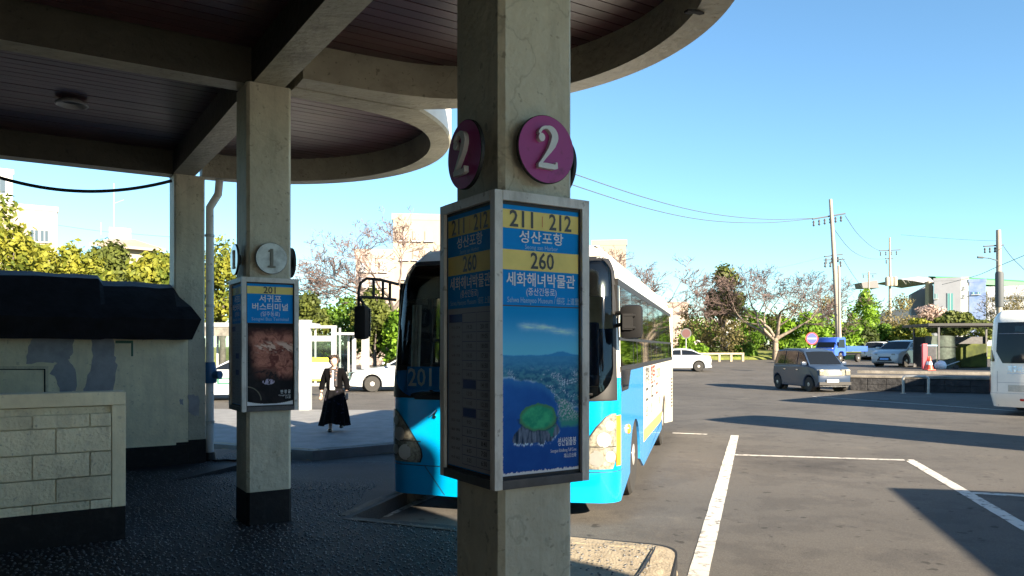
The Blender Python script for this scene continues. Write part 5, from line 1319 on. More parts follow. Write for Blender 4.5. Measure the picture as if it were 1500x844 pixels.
m = MB(); m.tube([(-.4, 0, .12), (.35, 0, .42)], .02, 6); m.tube([(-.4, .25, .12), (.35, .25, .42)], .02, 6); m.tube([(.35, 0, .42), (.35, .25, .42)], .02, 6); m.build('frame', M_GALV, hc)
for y in (-.05, .30):
    m = MB(); m.lathe([(.05, -.03), (.12, -.03), (.12, .03), (.05, .03)], 14, (.2, y, .12), 'y'); m.build('wheel', M_BLACK, hc)
sh = PX(1400, 540, 44); shed = empty('parking_shed', Vector((sh.x, 44, TZ)), radians(-8), 'open shed with flat dark roof among the parked cars', 'shed')
m = MB(); m.box((.2, 0, 2.42), (4.8, 4.0, .14)); m.build('roof', M_BLACK, shed)
for x, y in ((-1.6, -1.8), (2.4, -1.8), (-1.6, 1.8), (2.4, 1.8)):
    m = MB(); m.box((x, y, 1.15), (.09, .09, 2.32)); m.build('post', M_ALUD, shed)
m = MB(); m.box((.4, 1.9, .9), (4, .05, 1.8)); m.build('back_panel', M_ALUD, shed)
m = MB(); m.bbox((1.0, .6, .7), (1.4, 1.0, 1.35), .05); tag(m.build('crate', M_LF_O, None), 'yellowish crate standing inside the open shed', 'crate')
co = COL.objects['crate']; co.location = shed.location; co.rotation_euler = shed.rotation_euler

# round signs
def round_sign(u, v, d, rad, label, mf, mr, bar, group=None):
    c = PX(u, v, d); zg = gz(c.x, d); r = empty('round_sign', (c.x, d, zg), 0, label, 'road sign', group)
    m = MB(); m.cyl((0, .03, 0), (0, .03, c.z - zg + rad * .8), .035, 10); m.build('post', M_STEELW, r)
    m = MB(); m.lathe([(rad, -.012), (rad, .012)], 32, (0, -.03, c.z - zg), 'y'); pl = m.build('sign_plate', mr, r)
    m = MB(); m.lathe([(rad * .80, -.004), (rad * .80, .0)], 32, (0, -.044, c.z - zg), 'y'); m.build('field', mf, pl)
    if bar: m = MB(); m.box((0, -.052, c.z - zg), (rad * 1.45, .006, rad * .16)); m.build('bar', M_CPRINT, pl)
round_sign(1189, 496, 47, .38, 'round blue no parking sign with red rim behind the grey car', M_SIGNBLUE, M_SIGNRED, 1)
round_sign(1005, 488.5, 54, .36, 'round dark red sign on a thin post by the verge', M_MAROON, M_ALUD, 0)
# low rail by the verge
ra, rb = PX(1018, 0, 66), PX(1088, 0, 68); ra.z = gz(0, 66); rb.z = gz(0, 68)
lr = empty('low_rail', ra, 0, 'low pale concrete rail fence along the grass verge', 'rail fence'); li = inv(lr)
for i in range(5):
    p = ra.lerp(rb, i / 4) ; m = MB(); m.bbox((p.x, p.y, p.z + .38), (.20, .20, .78), .02); m.build('post', M_CONC, lr, world=li)
m = MB(); dd_ = rb - ra; MRr = Matrix.Rotation(atan2(dd_.y, dd_.x), 3, 'Z'); c = (ra + rb) / 2; m.bbox((c.x, c.y, c.z + .70), (dd_.length, .12, .16), .02, 0, MRr); m.build('rail', M_CONC, lr, world=li)

# ------------------------------------------------------------------ bus shelter and white steel frame on the left
shx = lambda u, d: (u - 750) / F * d
SD = 36.0; x0, x1 = shx(300, SD), shx(492, SD)
st_ = empty('bus_shelter', ((x0 + x1) / 2, SD, -.15), 0, 'white framed glass bus shelter beyond the road behind the farther pillar', 'bus shelter'); si = inv(st_)
m = MB(); m.bbox(((x0 + x1) / 2 - .6, SD + .6, 2.68), (x1 - x0 - 1.0, 1.9, .20), .03); m.build('roof', M_STEELW, st_, world=si)
m = MB(); m.bbox(((x0 + x1) / 2 - .6, SD - .33, 2.36), (x1 - x0 - 1.2, .06, .40), .01); m.build('roof_fascia', M_CONCD, st_, world=si)
xs = lin(x0 + .1, x1 - .1, 6)
for x in xs:
    m = MB(); m.bbox((x, SD + 1.3, 1.2), (.09, .09, 2.75), .01); m.build('post', M_STEELW, st_, world=si)
for a, b_ in zip(xs, xs[1:]):
    m = MB(); m.box(((a + b_) / 2, SD + 1.3, 1.25), (b_ - a - .12, .012, 2.0)); m.build('glass_panel', M_GLASSC, st_, world=si)
m = MB(); m.bbox(((x0 + x1) / 2, SD + 1.0, .32), (4.0, .4, .06), .01); m.box(((x0 + x1) / 2 - 1.5, SD + 1.0, .08), (.08, .35, .46)); m.box(((x0 + x1) / 2 + 1.5, SD + 1.0, .08), (.08, .35, .46)); m.build('bench', M_GALV, st_, world=si)
D2 = 28.0
pa = empty('notice_panel', (shx(469, D2), D2, -.15), 0, 'glazed notice panel with yellow band and white lower board behind the woman', 'notice panel'); pi_ = inv(pa)
def pan(nm, u0, u1, v0, v1, mm, d=D2, th=.05, root=pa, w=pi_):
    a = PX(u0, v1, d); b_ = PX(u1, v0, d); m = MB(); m.box(((a.x + b_.x) / 2, d, (a.z + b_.z) / 2), (b_.x - a.x, th, b_.z - a.z)); return m.build(nm, mm, root, world=w)
pan('head_board', 453, 486, 492, 500, M_STEELW); pan('glass_panel', 453, 485.5, 500.2, 523.8, M_GLASSC, th=.012); pan('yellow_band', 453, 485.5, 524, 530.5, M_YELB); pan('lower_board', 453, 485.5, 530.7, 555.5, M_STEELW); pan('yellow_edge', 453, 485.5, 555.7, 558, M_YELB); pan('leg', 454, 456.5, 558.2, 578, M_STEELW); pan('leg', 482, 485, 558.2, 578, M_STEELW); pan('foot_rail', 456.6, 481.9, 561, 566, M_GALV)
fr_ = empty('steel_frame', (shx(447, 20), 20, -.15), 0, 'white square steel column with cross beam beside the farther route box', 'steel frame'); fi = inv(fr_)
pan('column', 440, 455, 469, 611, M_STEELW, 20, .26, fr_, fi)
D3 = 20
pan('beam', 455.2, 493, 477, 481, M_STEELW, D3, .12, fr_, fi); pan('post', 486, 492.6, 481.2, 523, M_STEELW, D3, .10, fr_, fi)
pan('post_foot', 486, 492.6, 523.2, 607, M_STEELW, D3, .10, fr_, fi)
D4 = 33
f2 = empty('shelter_bay', (shx(508, D4), D4, -.15), 0, 'narrow glazed shelter bay with thin white posts left of the bus mirror', 'bus shelter'); f2i = inv(f2)
pan('top_rail', 491, 527, 487.5, 491, M_STEELW, D4, 1.2, f2, f2i)
for u0, u1 in ((509.5, 512), (516, 521.5)): pan('post', u0, u1, 491.2, 569, M_STEELW, D4, .08, f2, f2i)
pan('glass_panel', 494, 509.3, 492, 548, M_GLASSC, D4, .012, f2, f2i)
f3 = empty('steel_column', (shx(536, 34), 34, -.15), 0, 'single white steel column below the bus mirror arm', 'column'); pan('shaft', 530.5, 540.5, 485, 568, M_STEELW, 34, .28, f3, inv(f3))
pan('cap', 529, 542, 481.5, 484.9, M_STEELW, 34, .34, f3, inv(f3))

# ------------------------------------------------------------------ the walking woman
def skinned(name, pts, edges, radii, m, parent, sub=2, root=0):
    me = bpy.data.meshes.new(name); me.from_pydata([Vector(p) for p in pts], edges, [])
    o = bpy.data.objects.new(name, me); COL.objects.link(o)
    o.modifiers.new('s', 'SKIN'); o.modifiers.new('b', 'SUBSURF').levels = sub
    for i, rr in enumerate(radii):
        sv_ = me.skin_vertices[0].data[i]; sv_.radius = (rr if isinstance(rr, tuple) else (rr, rr)); sv_.use_root = (i == root)
    dg = bpy.context.evaluated_depsgraph_get(); dg.update()
    nm = bpy.data.meshes.new_from_object(o.evaluated_get(dg)); COL.objects.unlink(o); bpy.data.objects.remove(o)
    nm.materials.clear(); nm.materials.append(m); nm.polygons.foreach_set('use_smooth', [True] * len(nm.polygons))
    q = bpy.data.objects.new(name, nm); link(q, parent); return q
wp = GP(490, 632, 0); WK = 1.43 / 1.60
wm = empty('person', wp, 0, 'woman in black jacket and long dark patterned skirt walking over the island pavement', 'person'); wm.scale = (WK, WK, WK)
# faces the camera (-y); figure 1.60 m before scaling. Points: pelvis, spine, neck, head, arms, legs
P = [(0, 0, .86), (0, -.01, 1.02), (0, -.02, 1.20), (0, -.03, 1.33), (0, -.04, 1.40), (0, -.055, 1.47),
     (-.17, -.03, 1.30), (-.235, -.02, 1.06), (-.27, -.07, .84), (.17, -.03, 1.30), (.245, .0, 1.06), (.28, -.05, .84),
     (-.08, -.01, .80), (-.07, -.10, .46), (-.06, -.12, .10), (-.06, -.21, .035), (.08, 0, .80), (.10, .05, .46), (.11, .22, .14), (.115, .17, .05)]
Eg = [(0, 1), (1, 2), (2, 3), (3, 4), (4, 5), (2, 6), (6, 7), (7, 8), (2, 9), (9, 10), (10, 11), (0, 12), (12, 13), (13, 14), (14, 15), (0, 16), (16, 17), (17, 18), (18, 19)]
Rd = [(.15, .10), (.13, .09), (.15, .09), (.055, .055), (.05, .05), (.05, .055), (.055, .055), (.042, .042), (.030, .030), (.055, .055), (.042, .042), (.030, .030), .08, .06, .04, .035, .08, .06, .04, .035]
skinned('body', P, Eg, Rd, M_SKIN, wm)
def ico(m_, c, r, sub=3, f=None):
    bm = bmesh.new(); bmesh.ops.create_icosphere(bm, subdivisions=sub, radius=1); bm.verts.index_update()
    V = []
    for v in bm.verts:
        q = v.co.copy(); q = f(q) if f else q; V.append((c[0] + q.x * r[0], c[1] + q.y * r[1], c[2] + q.z * r[2]))
    m_.add(V, [[v.index for v in f_.verts] for f_ in bm.faces]); bm.free()
def headf(q):
    q = q.copy()
    if q.z < -.1: q.x *= 1 - .28 * (-q.z - .1); q.y *= 1 - .10 * (-q.z)
    if q.y < -.7 and abs(q.x) < .22 and -.35 < q.z < .1: q.y -= .14 * (1 - abs(q.x) / .22)
    if q.y < -.6 and .05 < q.z < .2 and .2 < abs(q.x) < .6: q.y += .06
    return q
m = MB(); ico(m, (0, -.06, 1.495), (.078, .098, .115), 4, headf); hd = m.build('head', M_SKIN, wm, smooth=60)
m = MB()
for sg in (-1, 1): ico(m, (sg * .079, -.05, 1.49), (.012, .022, .032), 2)
m.build('ear', M_SKIN, hd, smooth=60)
m = MB()
for sg in (-1, 1): ico(m, (sg * .031, -.147, 1.508), (.013, .008, .007), 2)
m.build('eyes', M_DPRINT, hd, smooth=60)
m = MB(); ico(m, (0, -.150, 1.437), (.022, .008, .007), 2); m.build('mouth', mat('lips', (.45, .12, .11), .5), hd, smooth=60)
m = MB(); rnd = random.Random(9)
def hairf(q):
    q = q * (1 + .10 * mnoise.noise(q * 3.2))
    if q.y < -.35 and q.z < .45: q.y = -.35 + (q.y + .35) * .1
    return q
ico(m, (0, -.030, 1.535), (.112, .118, .115), 4, hairf)
for k in range(16):
    t = rnd.uniform(0, 2 * pi); z = rnd.uniform(-.06, .06)
    if sin(t) < -.3: z = abs(z) + .04
    ico(m, (.098 * cos(t), -.02 + .10 * sin(t), 1.53 + z), (.034, .034, .038), 2)
m.build('hair', M_HAIR, wm, smooth=60)
# jacket: torso shell and sleeves in one skinned surface
JP = [(0, 0, .86), (0, -.005, 1.0), (0, -.02, 1.20), (0, -.025, 1.325), (-.175, -.025, 1.295), (-.245, -.015, 1.06), (-.277, -.06, .87), (.175, -.025, 1.295), (.255, .005, 1.06), (.287, -.042, .87)]
JE = [(0, 1), (1, 2), (2, 3), (2, 4), (4, 5), (5, 6), (2, 7), (7, 8), (8, 9)]
JR = [(.215, .145), (.185, .13), (.185, .12), (.085, .075), (.082, .08), (.068, .068), (.058, .058), (.082, .08), (.068, .068), (.058, .058)]
skinned('jacket', JP, JE, JR, M_JACKET, wm)
m = MB(); R = []
for z, hw_, y in ((1.31, .03, -.115), (1.22, .045, -.150), (1.10, .055, -.160), (.98, .06, -.155), (.90, .062, -.152)): R.append([(-hw_ + .0, y - .005, z), (0, y - .016, z), (hw_ * .6, y - .008, z)])
m.grid(R); m.grid([[(x, y + .03, z) for x, y, z in r_] for r_ in R]); m.build('shirt', M_SHIRT, wm, smooth=60)
m = MB(); m.tube([(-.06, .02, 1.38), (-.075, -.05, 1.36), (-.04, -.135, 1.28), (-.03, -.165, 1.15)], [.025, .03, .03, .022], 8); m.tube([(.06, .02, 1.38), (.075, -.05, 1.36), (.055, -.14, 1.28), (.065, -.18, 1.10), (.07, -.178, .98)], [.025, .032, .034, .034, .03], 8); m.build('scarf', M_SCARF, wm, smooth=60)
m = MB(); rows = []
for k, (z, rx, ry) in enumerate(((.95, .150, .115), (.86, .185, .145), (.70, .215, .175), (.50, .245, .205), (.30, .275, .235), (.16, .30, .255))):
    rows.append([((rx + .012 * k * sin(9 * t + .5 * k)) * cos(t) + .01, (ry + .010 * k * sin(9 * t + .5 * k)) * sin(t), z + .008 * k * sin(3 * t) - (.02 * k if False else 0)) for t in lin(0, 2 * pi, 49)[:-1]])
m.grid(rows, close=True); m.add(rows[0], [tuple(range(48))]); m.build('skirt', M_SKIRT, wm, smooth=60)
for c, rz in (((-.06, -.165, .04), 0), ((.113, .17, .09), 0)):
    m = MB(); ico(m, c, (.045, .115, .045), 3, lambda q: Vector((q.x, q.y, max(q.z, -.75)))); m.build('shoe', M_BLACKG, wm, smooth=60)
for sg, w_ in ((-1, Vector((-.27, -.075, .83))), (1, Vector((.282, -.055, .83)))):   # hands: palm, four fingers, thumb
    fp = [w_, w_ + Vector((0, -.012, -.045)), w_ + Vector((0, -.02, -.085))]; fe = [(0, 1), (1, 2)]; fr2 = [(.022, .016), (.030, .016), (.030, .014)]
    for k, (dx, ln) in enumerate(((-.024, .062), (-.008, .072), (.008, .068), (.023, .055))):
        b0_ = len(fp); fp += [fp[2] + Vector((dx * sg * -1, -.004, -.01)), fp[2] + Vector((dx * sg * -1, -.018, -ln * .6)), fp[2] + Vector((dx * sg * -1, -.012 + .02, -ln))]
        fe += [(2, b0_), (b0_, b0_ + 1), (b0_ + 1, b0_ + 2)]; fr2 += [.009, .008, .007]
    b0_ = len(fp); fp += [fp[1] + Vector((-sg * .028, -.02, -.012)), fp[1] + Vector((-sg * .036, -.036, -.045))]; fe += [(1, b0_), (b0_, b0_ + 1)]; fr2 += [.011, .009]
    skinned('hand', fp, fe, fr2, M_SKIN, wm, 1)

# ------------------------------------------------------------------ trees
import numpy as np
def leaf_mesh(name, clumps, n, size, m, parent, seed, flat=.6):
    """n leaf-sized quads spread through ellipsoid clumps ((x,y,z),(rx,ry,rz))"""
    rs = np.random.RandomState(seed)
    w = np.array([c[1][0] * c[1][1] * c[1][2] for c in clumps]) ** .67; w = w / w.sum()
    idx = rs.choice(len(clumps), n, p=w)
    C = np.array([c[0] for c in clumps])[idx]; Rr = np.array([c[1] for c in clumps])[idx]
    d = rs.normal(size=(n, 3)); d /= np.linalg.norm(d, axis=1)[:, None]
    rad = rs.uniform(.35, 1.0, n) ** .5 * (1 + .12 * rs.normal(size=n)); P = C + d * Rr * rad[:, None]
    nrm = d + rs.normal(size=(n, 3)) * flat; nrm /= np.linalg.norm(nrm, axis=1)[:, None]
    t = np.cross(nrm, rs.normal(size=(n, 3))); t /= np.linalg.norm(t, axis=1)[:, None]; b_ = np.cross(nrm, t)
    s = size * rs.uniform(.40, 1.45, n)[:, None]
    V = np.stack([P - t * s * .5, P + b_ * s * .28 - t * s * .02, P + t * s * .5, P - b_ * s * .28 + t * s * .02], axis=1).reshape(-1, 3)
    me = bpy.data.meshes.new(name); me.vertices.add(4 * n); me.vertices.foreach_set('co', V.ravel())
    me.loops.add(4 * n); me.loops.foreach_set('vertex_index', np.arange(4 * n)); me.polygons.add(n)
    me.polygons.foreach_set('loop_start', np.arange(n) * 4); me.polygons.foreach_set('loop_total', np.full(n, 4)); me.update(); me.validate()
    me.materials.append(m); o = bpy.data.objects.new(name, me); link(o, parent); return o
def grow(out, p, d, L, r, depth, rnd, up=.12, spread=.6, minr=.006, tw=None, nseg=4, kids_=(2, 3), fall=.70):
    pts = [p.copy()]; rr = [r]; q = p.copy(); dd = d.normalized()
    for i in range(nseg):
        dd = (dd + Vector((rnd.gauss(0, .16), rnd.gauss(0, .16), rnd.gauss(0, .10) + up * .35))).normalized()
        q = q + dd * (L / nseg); pts.append(q.copy()); rr.append(max(minr, r * (1 - .42 * (i + 1) / nseg)))
    (out if r > .05 or tw is None else tw).tube(pts, rr, 7 if r > .08 else (5 if r > .03 else 3), cap=False)
    if depth <= 0: return
    for k in range(rnd.randint(*kids_)):
        i = rnd.randint(max(1, nseg - 2), nseg) if k else nseg; bd = (pts[i] - pts[i - 1]).normalized()
        ax = bd.cross(Vector((rnd.gauss(0, 1), rnd.gauss(0, 1), rnd.gauss(0, .6)))).normalized()
        nd = (Matrix.Rotation(rnd.uniform(.30, 1.0) * spread, 3, ax) @ bd) + Vector((0, 0, up * .5))
        grow(out, pts[i], nd, L * rnd.uniform(fall - .08, fall + .10), rr[i] * rnd.uniform(.60, .78), depth - 1, rnd, up, spread, minr, tw, max(3, nseg - 1), kids_, fall)
def bare_tree(name, label, u, d, v_top, zb, seed, lean=(0, 0), depth=8, spread=.8, r=.22, trunk=1.6, up=.1, mb=None, mt=None, group=None, width=None, limbs=4, kids_=(2, 3), minr=.010):
    x = (u - 750) / F * d; base = Vector((x, d, zb)); H = EYE - (v_top - HV) / F * d - zb
    root = empty(name, base, 0, label, 'tree', group); rnd = random.Random(seed); tr = MB(); tw = MB()
    top = Vector((lean[0], lean[1], trunk)); pts = [Vector((0, 0, -.3)), Vector((lean[0] * .3, lean[1] * .3, trunk * .5)), top]
    tr.tube(pts, [r * 1.35, r * 1.0, r * .85], 9)
    for k in range(limbs):
        a = 2 * pi * (k + rnd.uniform(-.25, .25)) / limbs; dv = Vector((cos(a) * spread, sin(a) * spread * .8, rnd.uniform(.55, 1.0)))
        grow(tr, top - Vector((0, 0, rnd.uniform(0, trunk * .15))), dv, (H - trunk) * .36, r * .62, depth - 2, rnd, up, spread, minr, tw, 4, kids_)
    to = tr.build('trunk', mb or M_BARK2, root, smooth=60); wo = tw.build('crown', mt or M_TWIG, root, flip=False)
    zs = [v[2] for v in tw.v]; xs_ = [abs(v[0]) for v in tw.v]; k = H / max(zs)
    kx = (width / F * d / 2) / max(sorted(xs_)[int(len(xs_) * .97)], .1) if width else k
    for o in (to, wo):
        for v in o.data.vertices:
            f = min(1, max(0, (v.co.z - trunk * .5) / (H * .3)))
            v.co.z *= k; v.co.x *= 1 + (kx - 1) * f; v.co.y *= 1 + (kx - 1) * f
    return root
def leafy(name, label, u, d, v_top, w, m, seed, n=3500, leaf=.32, zb=None, v_low=None, group=None, cat='tree', nc=16, depthr=None, trunkm=None, gap=.5):
    x = (u - 750) / F * d; zb = gz(x, d) if zb is None else zb; base = Vector((x, d, zb)); zt = EYE - (v_top - HV) / F * d - zb
    zl = (EYE - (v_low - HV) / F * d - zb) if v_low else zt * .25
    W = w / F * d / 2; rnd = random.Random(seed); root = empty(name, base, rnd.uniform(-.3, .3) * 0, label, cat, group)
    cl = []; h = zt - zl
    for k in range(nc):
        t = rnd.random(); a = rnd.uniform(0, 2 * pi); rr = rnd.random() ** .5
        zz = zl + h * (.14 + .74 * t); wf = sqrt(max(.05, 1 - (2 * t - .85) ** 2 * .8)) if cat == 'tree' else sqrt(max(.15, 1 - t * t * .7))
        s = rnd.uniform(.22, .36)
        cl.append(((cos(a) * rr * W * wf * .78, sin(a) * rr * (depthr or W) * wf * .78, zz), (W * s * 1.15, (depthr or W) * s * 1.15, h * s * .62)))
    ztop = max(c[0][2] + c[1][2] for c in cl); cl = [((c[0][0], c[0][1], zl + (c[0][2] - zl) * h / (ztop - zl)), c[1]) for c in cl]
    leaf_mesh('crown', cl, n, leaf, m, root, seed)
    tb = MB(); r = max(.05, zt * .022)
    tb.tube([(0, 0, -.3), (.05, 0, zl * .6), (.0, .05, zl + h * .45)], [r * 1.3, r, r * .5], 7)
    for c in cl[:8]: tb.tube([(0, 0, zl * .7 + .05), Vector(c[0]) * .5 + Vector((0, 0, zl * .4)), c[0]], [r * .5, r * .35, r * .12], 5)
    tb.build('trunk', trunkm or M_BARK2, root, smooth=60); return root
# left: hedge trees behind the kiosk
for i, (u, d, vt, w, m, lab) in enumerate([(2, 34, 283, 120, M_LF_Y, 'tall yellow green tree at the left edge above the black eave'), (68, 38, 352, 120, M_LF_Y, 'bushy yellow green tree in front of the white building'), (118, 36, 356, 100, M_LF_Y, 'rounded yellow green tree above the middle of the black eave'), (168, 40, 352, 110, M_LF_O, 'olive tree with pale twigs under the antenna roof'), (222, 36, 366, 95, M_LF_Y, 'bright yellow green tree next to the corner pillar'), (325, 44, 348, 95, M_LF_Y, 'yellow green tree seen between drain pipe and farther pillar'), (262, 46, 372, 110, M_LF_Y, 'yellow green tree behind the corner pillar')]):
    leafy('leafy_tree', lab, u, d, vt, w, m, 20 + i, 5200, .27, v_low=485, group='trees behind the kiosk', nc=22)
for i, (u, d, vt, w, m, lab, vl) in enumerate([(445, 46, 428, 80, M_LF_O, 'olive tree right of the farther route box', 520), (505, 48, 432, 90, M_LF_G, 'green tree above the glazed shelter bay', 535), (548, 45, 420, 75, M_LF_O, 'olive tree behind the bus mirror arm', 520), (585, 44, 452, 80, M_LF_B, 'bright green shrub tree beside the bus windscreen', 555), (640, 47, 440, 90, M_LF_B, 'bright green tree showing through the bus windows', 560), (700, 52, 436, 100, M_LF_G, 'green tree hidden behind the bus', 560), (400, 50, 440, 90, M_LF_G, 'green tree behind the shelter roof', 540)]):
    leafy('leafy_tree', lab, u, d, vt, w, m, 40 + i, 4600, .26, v_low=vl, group='trees behind the bus shelter', nc=20)
bare_tree('bare_tree', 'large bare spreading tree against the pale building left of the bus', 570, 51, 286, -.1, 5, depth=9, spread=1.0, r=.26, trunk=4.2, width=250, up=.10, limbs=5, minr=.015)
# right of the bus
bare_tree('bare_tree', 'bare reddish tree rising behind the bus roof', 948, 56, 366, .2, 12, depth=9, spread=.9, r=.17, trunk=3.0, width=200, up=.14, minr=.012, limbs=5, group='bare cherry trees beyond the lot')
bare_tree('bare_tree', 'bare cherry tree with twin pale trunks on the grass verge', 1136, 72, 384, .45, 31, depth=9, spread=1.05, r=.27, trunk=2.0, width=185, up=.10, mb=M_BARK, minr=.014, limbs=5, group='bare cherry trees beyond the lot')
bare_tree('bare_tree', 'pale bare tree between the brown thicket and the low rail', 1046, 87, 412, .6, 44, depth=7, spread=.8, r=.25, trunk=2.2, width=150, mb=M_BARK, minr=.014, group='bare cherry trees beyond the lot')
bare_tree('bare_tree', 'thin bare tree behind the leaning pole', 1190, 84, 398, .6, 52, depth=8, spread=.9, r=.25, trunk=3.0, width=130, minr=.014, group='bare cherry trees beyond the lot')
bare_tree('bare_tree', 'tan bare tree above the white bus roof', 1482, 74, 418, .5, 63, depth=8, spread=.9, r=.22, trunk=2.4, width=110, mb=M_BARK, mt=M_LF_T, minr=.016, group='bare cherry trees beyond the lot')
for i, (u, d, vt, w, m, lab, vl, n) in enumerate([
    (1058, 77, 389, 74, M_LF_O, 'loose olive evergreen standing above the thicket', 468, 4200), (1010, 78, 446, 90, M_LF_T, 'tan leafless thicket right of the bus', 530, 1900), (1062, 76, 440, 100, M_LF_T, 'tan thicket behind the low rail', 532, 2600), (1100, 80, 452, 74, M_LF_G, 'green scrub left of the twin trunk tree', 528, 2800),
    (1178, 79, 458, 96, M_LF_B, 'bright green bush right of the twin trunk tree', 528, 5200), (1222, 82, 462, 90, M_LF_B, 'green bush behind the blue truck', 528, 4600), (1212, 96, 432, 90, M_LF_T, 'tan brush behind the leaning pole', 500, 2400),
    (1266, 92, 423, 56, M_LF_B, 'upright bright green tree right of the leaning pole', 512, 3600), (1258, 88, 470, 70, M_LF_D, 'dark green hedge tree behind the silver suv', 522, 2600), (1312, 96, 430, 80, M_LF_T, 'tan leafless tree above the white hatchback', 498, 2600), (1340, 86, 466, 70, M_LF_Y, 'yellow green bush behind the white hatchback', 508, 3000), (1296, 90, 474, 60, M_LF_G, 'green bush between the suv and the hatchback', 516, 2400),
    (1128, 90, 458, 90, M_LF_O, 'olive brush filling the gap behind the twin trunk tree', 520, 2600), (1030, 86, 462, 100, M_LF_G, 'green brush far behind the low rail', 524, 2800),
    (1362, 104, 446, 60, M_LF_P, 'pale pink cherry in blossom beside the sports hall', 480, 2600), (1398, 66, 456, 68, M_LF_O, 'clipped dome shaped evergreen above the shed roof', 492, 5200), (1436, 96, 466, 60, M_LF_O, 'olive tree right of the dome shaped evergreen', 500, 2000), (1160, 100, 440, 90, M_LF_T, 'pale brush far behind the twin trunk tree', 505, 2000), (1480, 100, 440, 90, M_LF_T, 'tan brush above the white bus', 490, 2000)]):
    leafy('leafy_tree', lab, u, d, vt, w, m, 70 + i, n, .40 if m is not M_LF_T else .26, v_low=vl, group='trees and thickets beyond the lot', nc=18)
for i, (u, d, vt, w, m, lab) in enumerate([(1010, 72.5, 488, 62, M_LF_B, 'low bright green bush behind the round dark sign'), (1088, 74, 500, 50, M_LF_G, 'low green shrub at the right end of the rail'), (1050, 75, 508, 50, M_LF_D, 'low dark shrub behind the pale rail'), (1160, 73.5, 496, 60, M_LF_B, 'leafy low bush at the foot of the twin trunk tree')]):
    leafy('bush', lab, u, d, vt, w, m, 95 + i, 2200, .32, v_low=540, group='low bushes on the verge', cat='bush', nc=12)

# ------------------------------------------------------------------ buildings
def building(name, label, u0, u1, v0, d, m, depth=12, wins=(), rot=0.0, cat='building', winm=None, parapet=True, extra=None):
    a = PX(u0, v0, d); b_ = PX(u1, v0, d); cx = (a.x + b_.x) / 2; th = atan2(cx, d); kc = cos(th); W = (b_.x - a.x) * kc; rot = -th; z0 = gz(cx, d) - .3; H = a.z - z0
    r = empty(name, (cx, d, z0), rot, label, cat)
    mm = MB(); mm.bbox((0, depth / 2, H / 2), (W, depth, H), .03); mm.build('wall', m, r)
    if parapet:
        for (x, y, sx_, sy_) in ((0, .1, W + .2, .25), (0, depth - .1, W + .2, .25), (-W / 2 + .05, depth / 2, .25, depth - .3), (W / 2 - .05, depth / 2, .25, depth - .3)):
            mm = MB(); mm.box((x, y, H + .22), (sx_, sy_, .5)); mm.build('parapet', m, r)
    for (wu0, wu1, wv0, wv1) in wins:
        p = PX(wu0, wv1, d); q = PX(wu1, wv0, d); x = ((p.x + q.x) / 2 - cx) * kc; w = (q.x - p.x) * kc; zc = (p.z + q.z) / 2 - z0; h = q.z - p.z
        mm = MB(); mm.box((x, -.02, zc), (w + .16, .10, h + .16)); f = mm.build('window', m, r)
        mm = MB(); mm.box((x, -.055, zc), (w, .06, h)); mm.build('pane', winm or M_WIN, f)
        mm = MB(); mm.box((x, -.095, zc), (.07, .03, h)); mm.box((x, -.12, zc - h / 2 - .1), (w + .3, .18, .08)); mm.build('frame', M_BLDW, f)
    return r, W, H
building('building', 'tall white stepped building at the left edge above the trees', -40, 19, 252, 80, M_BLDW, wins=[(-10, 8, 262, 282)])
building('building', 'white block with a shaded balcony beside the tall white building', -20, 85, 306, 76, M_BLDC, wins=[(45, 56, 336, 352), (60, 71, 336, 352)])
r, W, H = building('building', 'low pale house with broad flat eaves and a roof aerial', 148, 226, 362, 66, M_BLDC, depth=9, parapet=False)
mm = MB(); mm.grid([[(-W / 2 - .8, -.8, H - .1), (W / 2 + .9, -.8, H - .35)], [(-W / 2 - .8, -.8, H + .12), (W / 2 + .9, -.8, H - .1)], [(-W / 4, 3.5, H + 1.15), (W / 6, 3.5, H + 1.1)], [(-W / 2 - .8, 9.5, H + .1), (W / 2 + .9, 9.5, H - .1)]]); mm.build('roof', M_BLDC, r)
mm = MB(); mm.box((-.6, 3.5, H + 1.5), (1.7, 1.2, 1.0)); mm.build('stair_head', M_BLDW, r)
mm = MB(); mm.tube([(-1.1, 3.4, H + 1.9), (-1.1, 3.4, H + 6.0)], .05, 6); mm.tube([(-1.1, 3.4, H + 4.2), (-.3, 3.4, H + 4.6)], .03, 5); mm.tube([(-2.1, 3.4, H + 1.4), (-2.1, 3.4, H + 2.4)], .03, 5); mm.build('aerial', M_GALV, r)
building('building', 'cream apartment block behind the large bare tree', 576, 662, 322, 62, M_BLDC, wins=[(u, u + 9, v, v + 12) for u in (588, 606, 624) for v in (340, 368, 396)], winm=M_BLDP)
building('building', 'shorter pink block left of the cream apartment block', 521, 577, 374, 60, M_BLDP, wins=[(u, u + 7, v, v + 11) for u in (528, 543, 558) for v in (386, 408)], winm=M_BLDG)
building('building', 'cream rooftop block showing above the bus roof', 868, 917, 359, 70, M_BLDC, wins=[(880, 888, 380, 392), (896, 904, 380, 392)])
building('building', 'long low white building glimpsed behind the brown thicket', 985, 1120, 472, 108, M_BLDW, wins=[(u, u + 12, 484, 494) for u in (1000, 1026, 1052, 1078)], winm=M_WINT)
building('building', 'pale house roofline behind the bare reddish tree', 925, 1008, 448, 100, M_BLDP, wins=[(940, 950, 458, 466), (970, 980, 458, 466)])
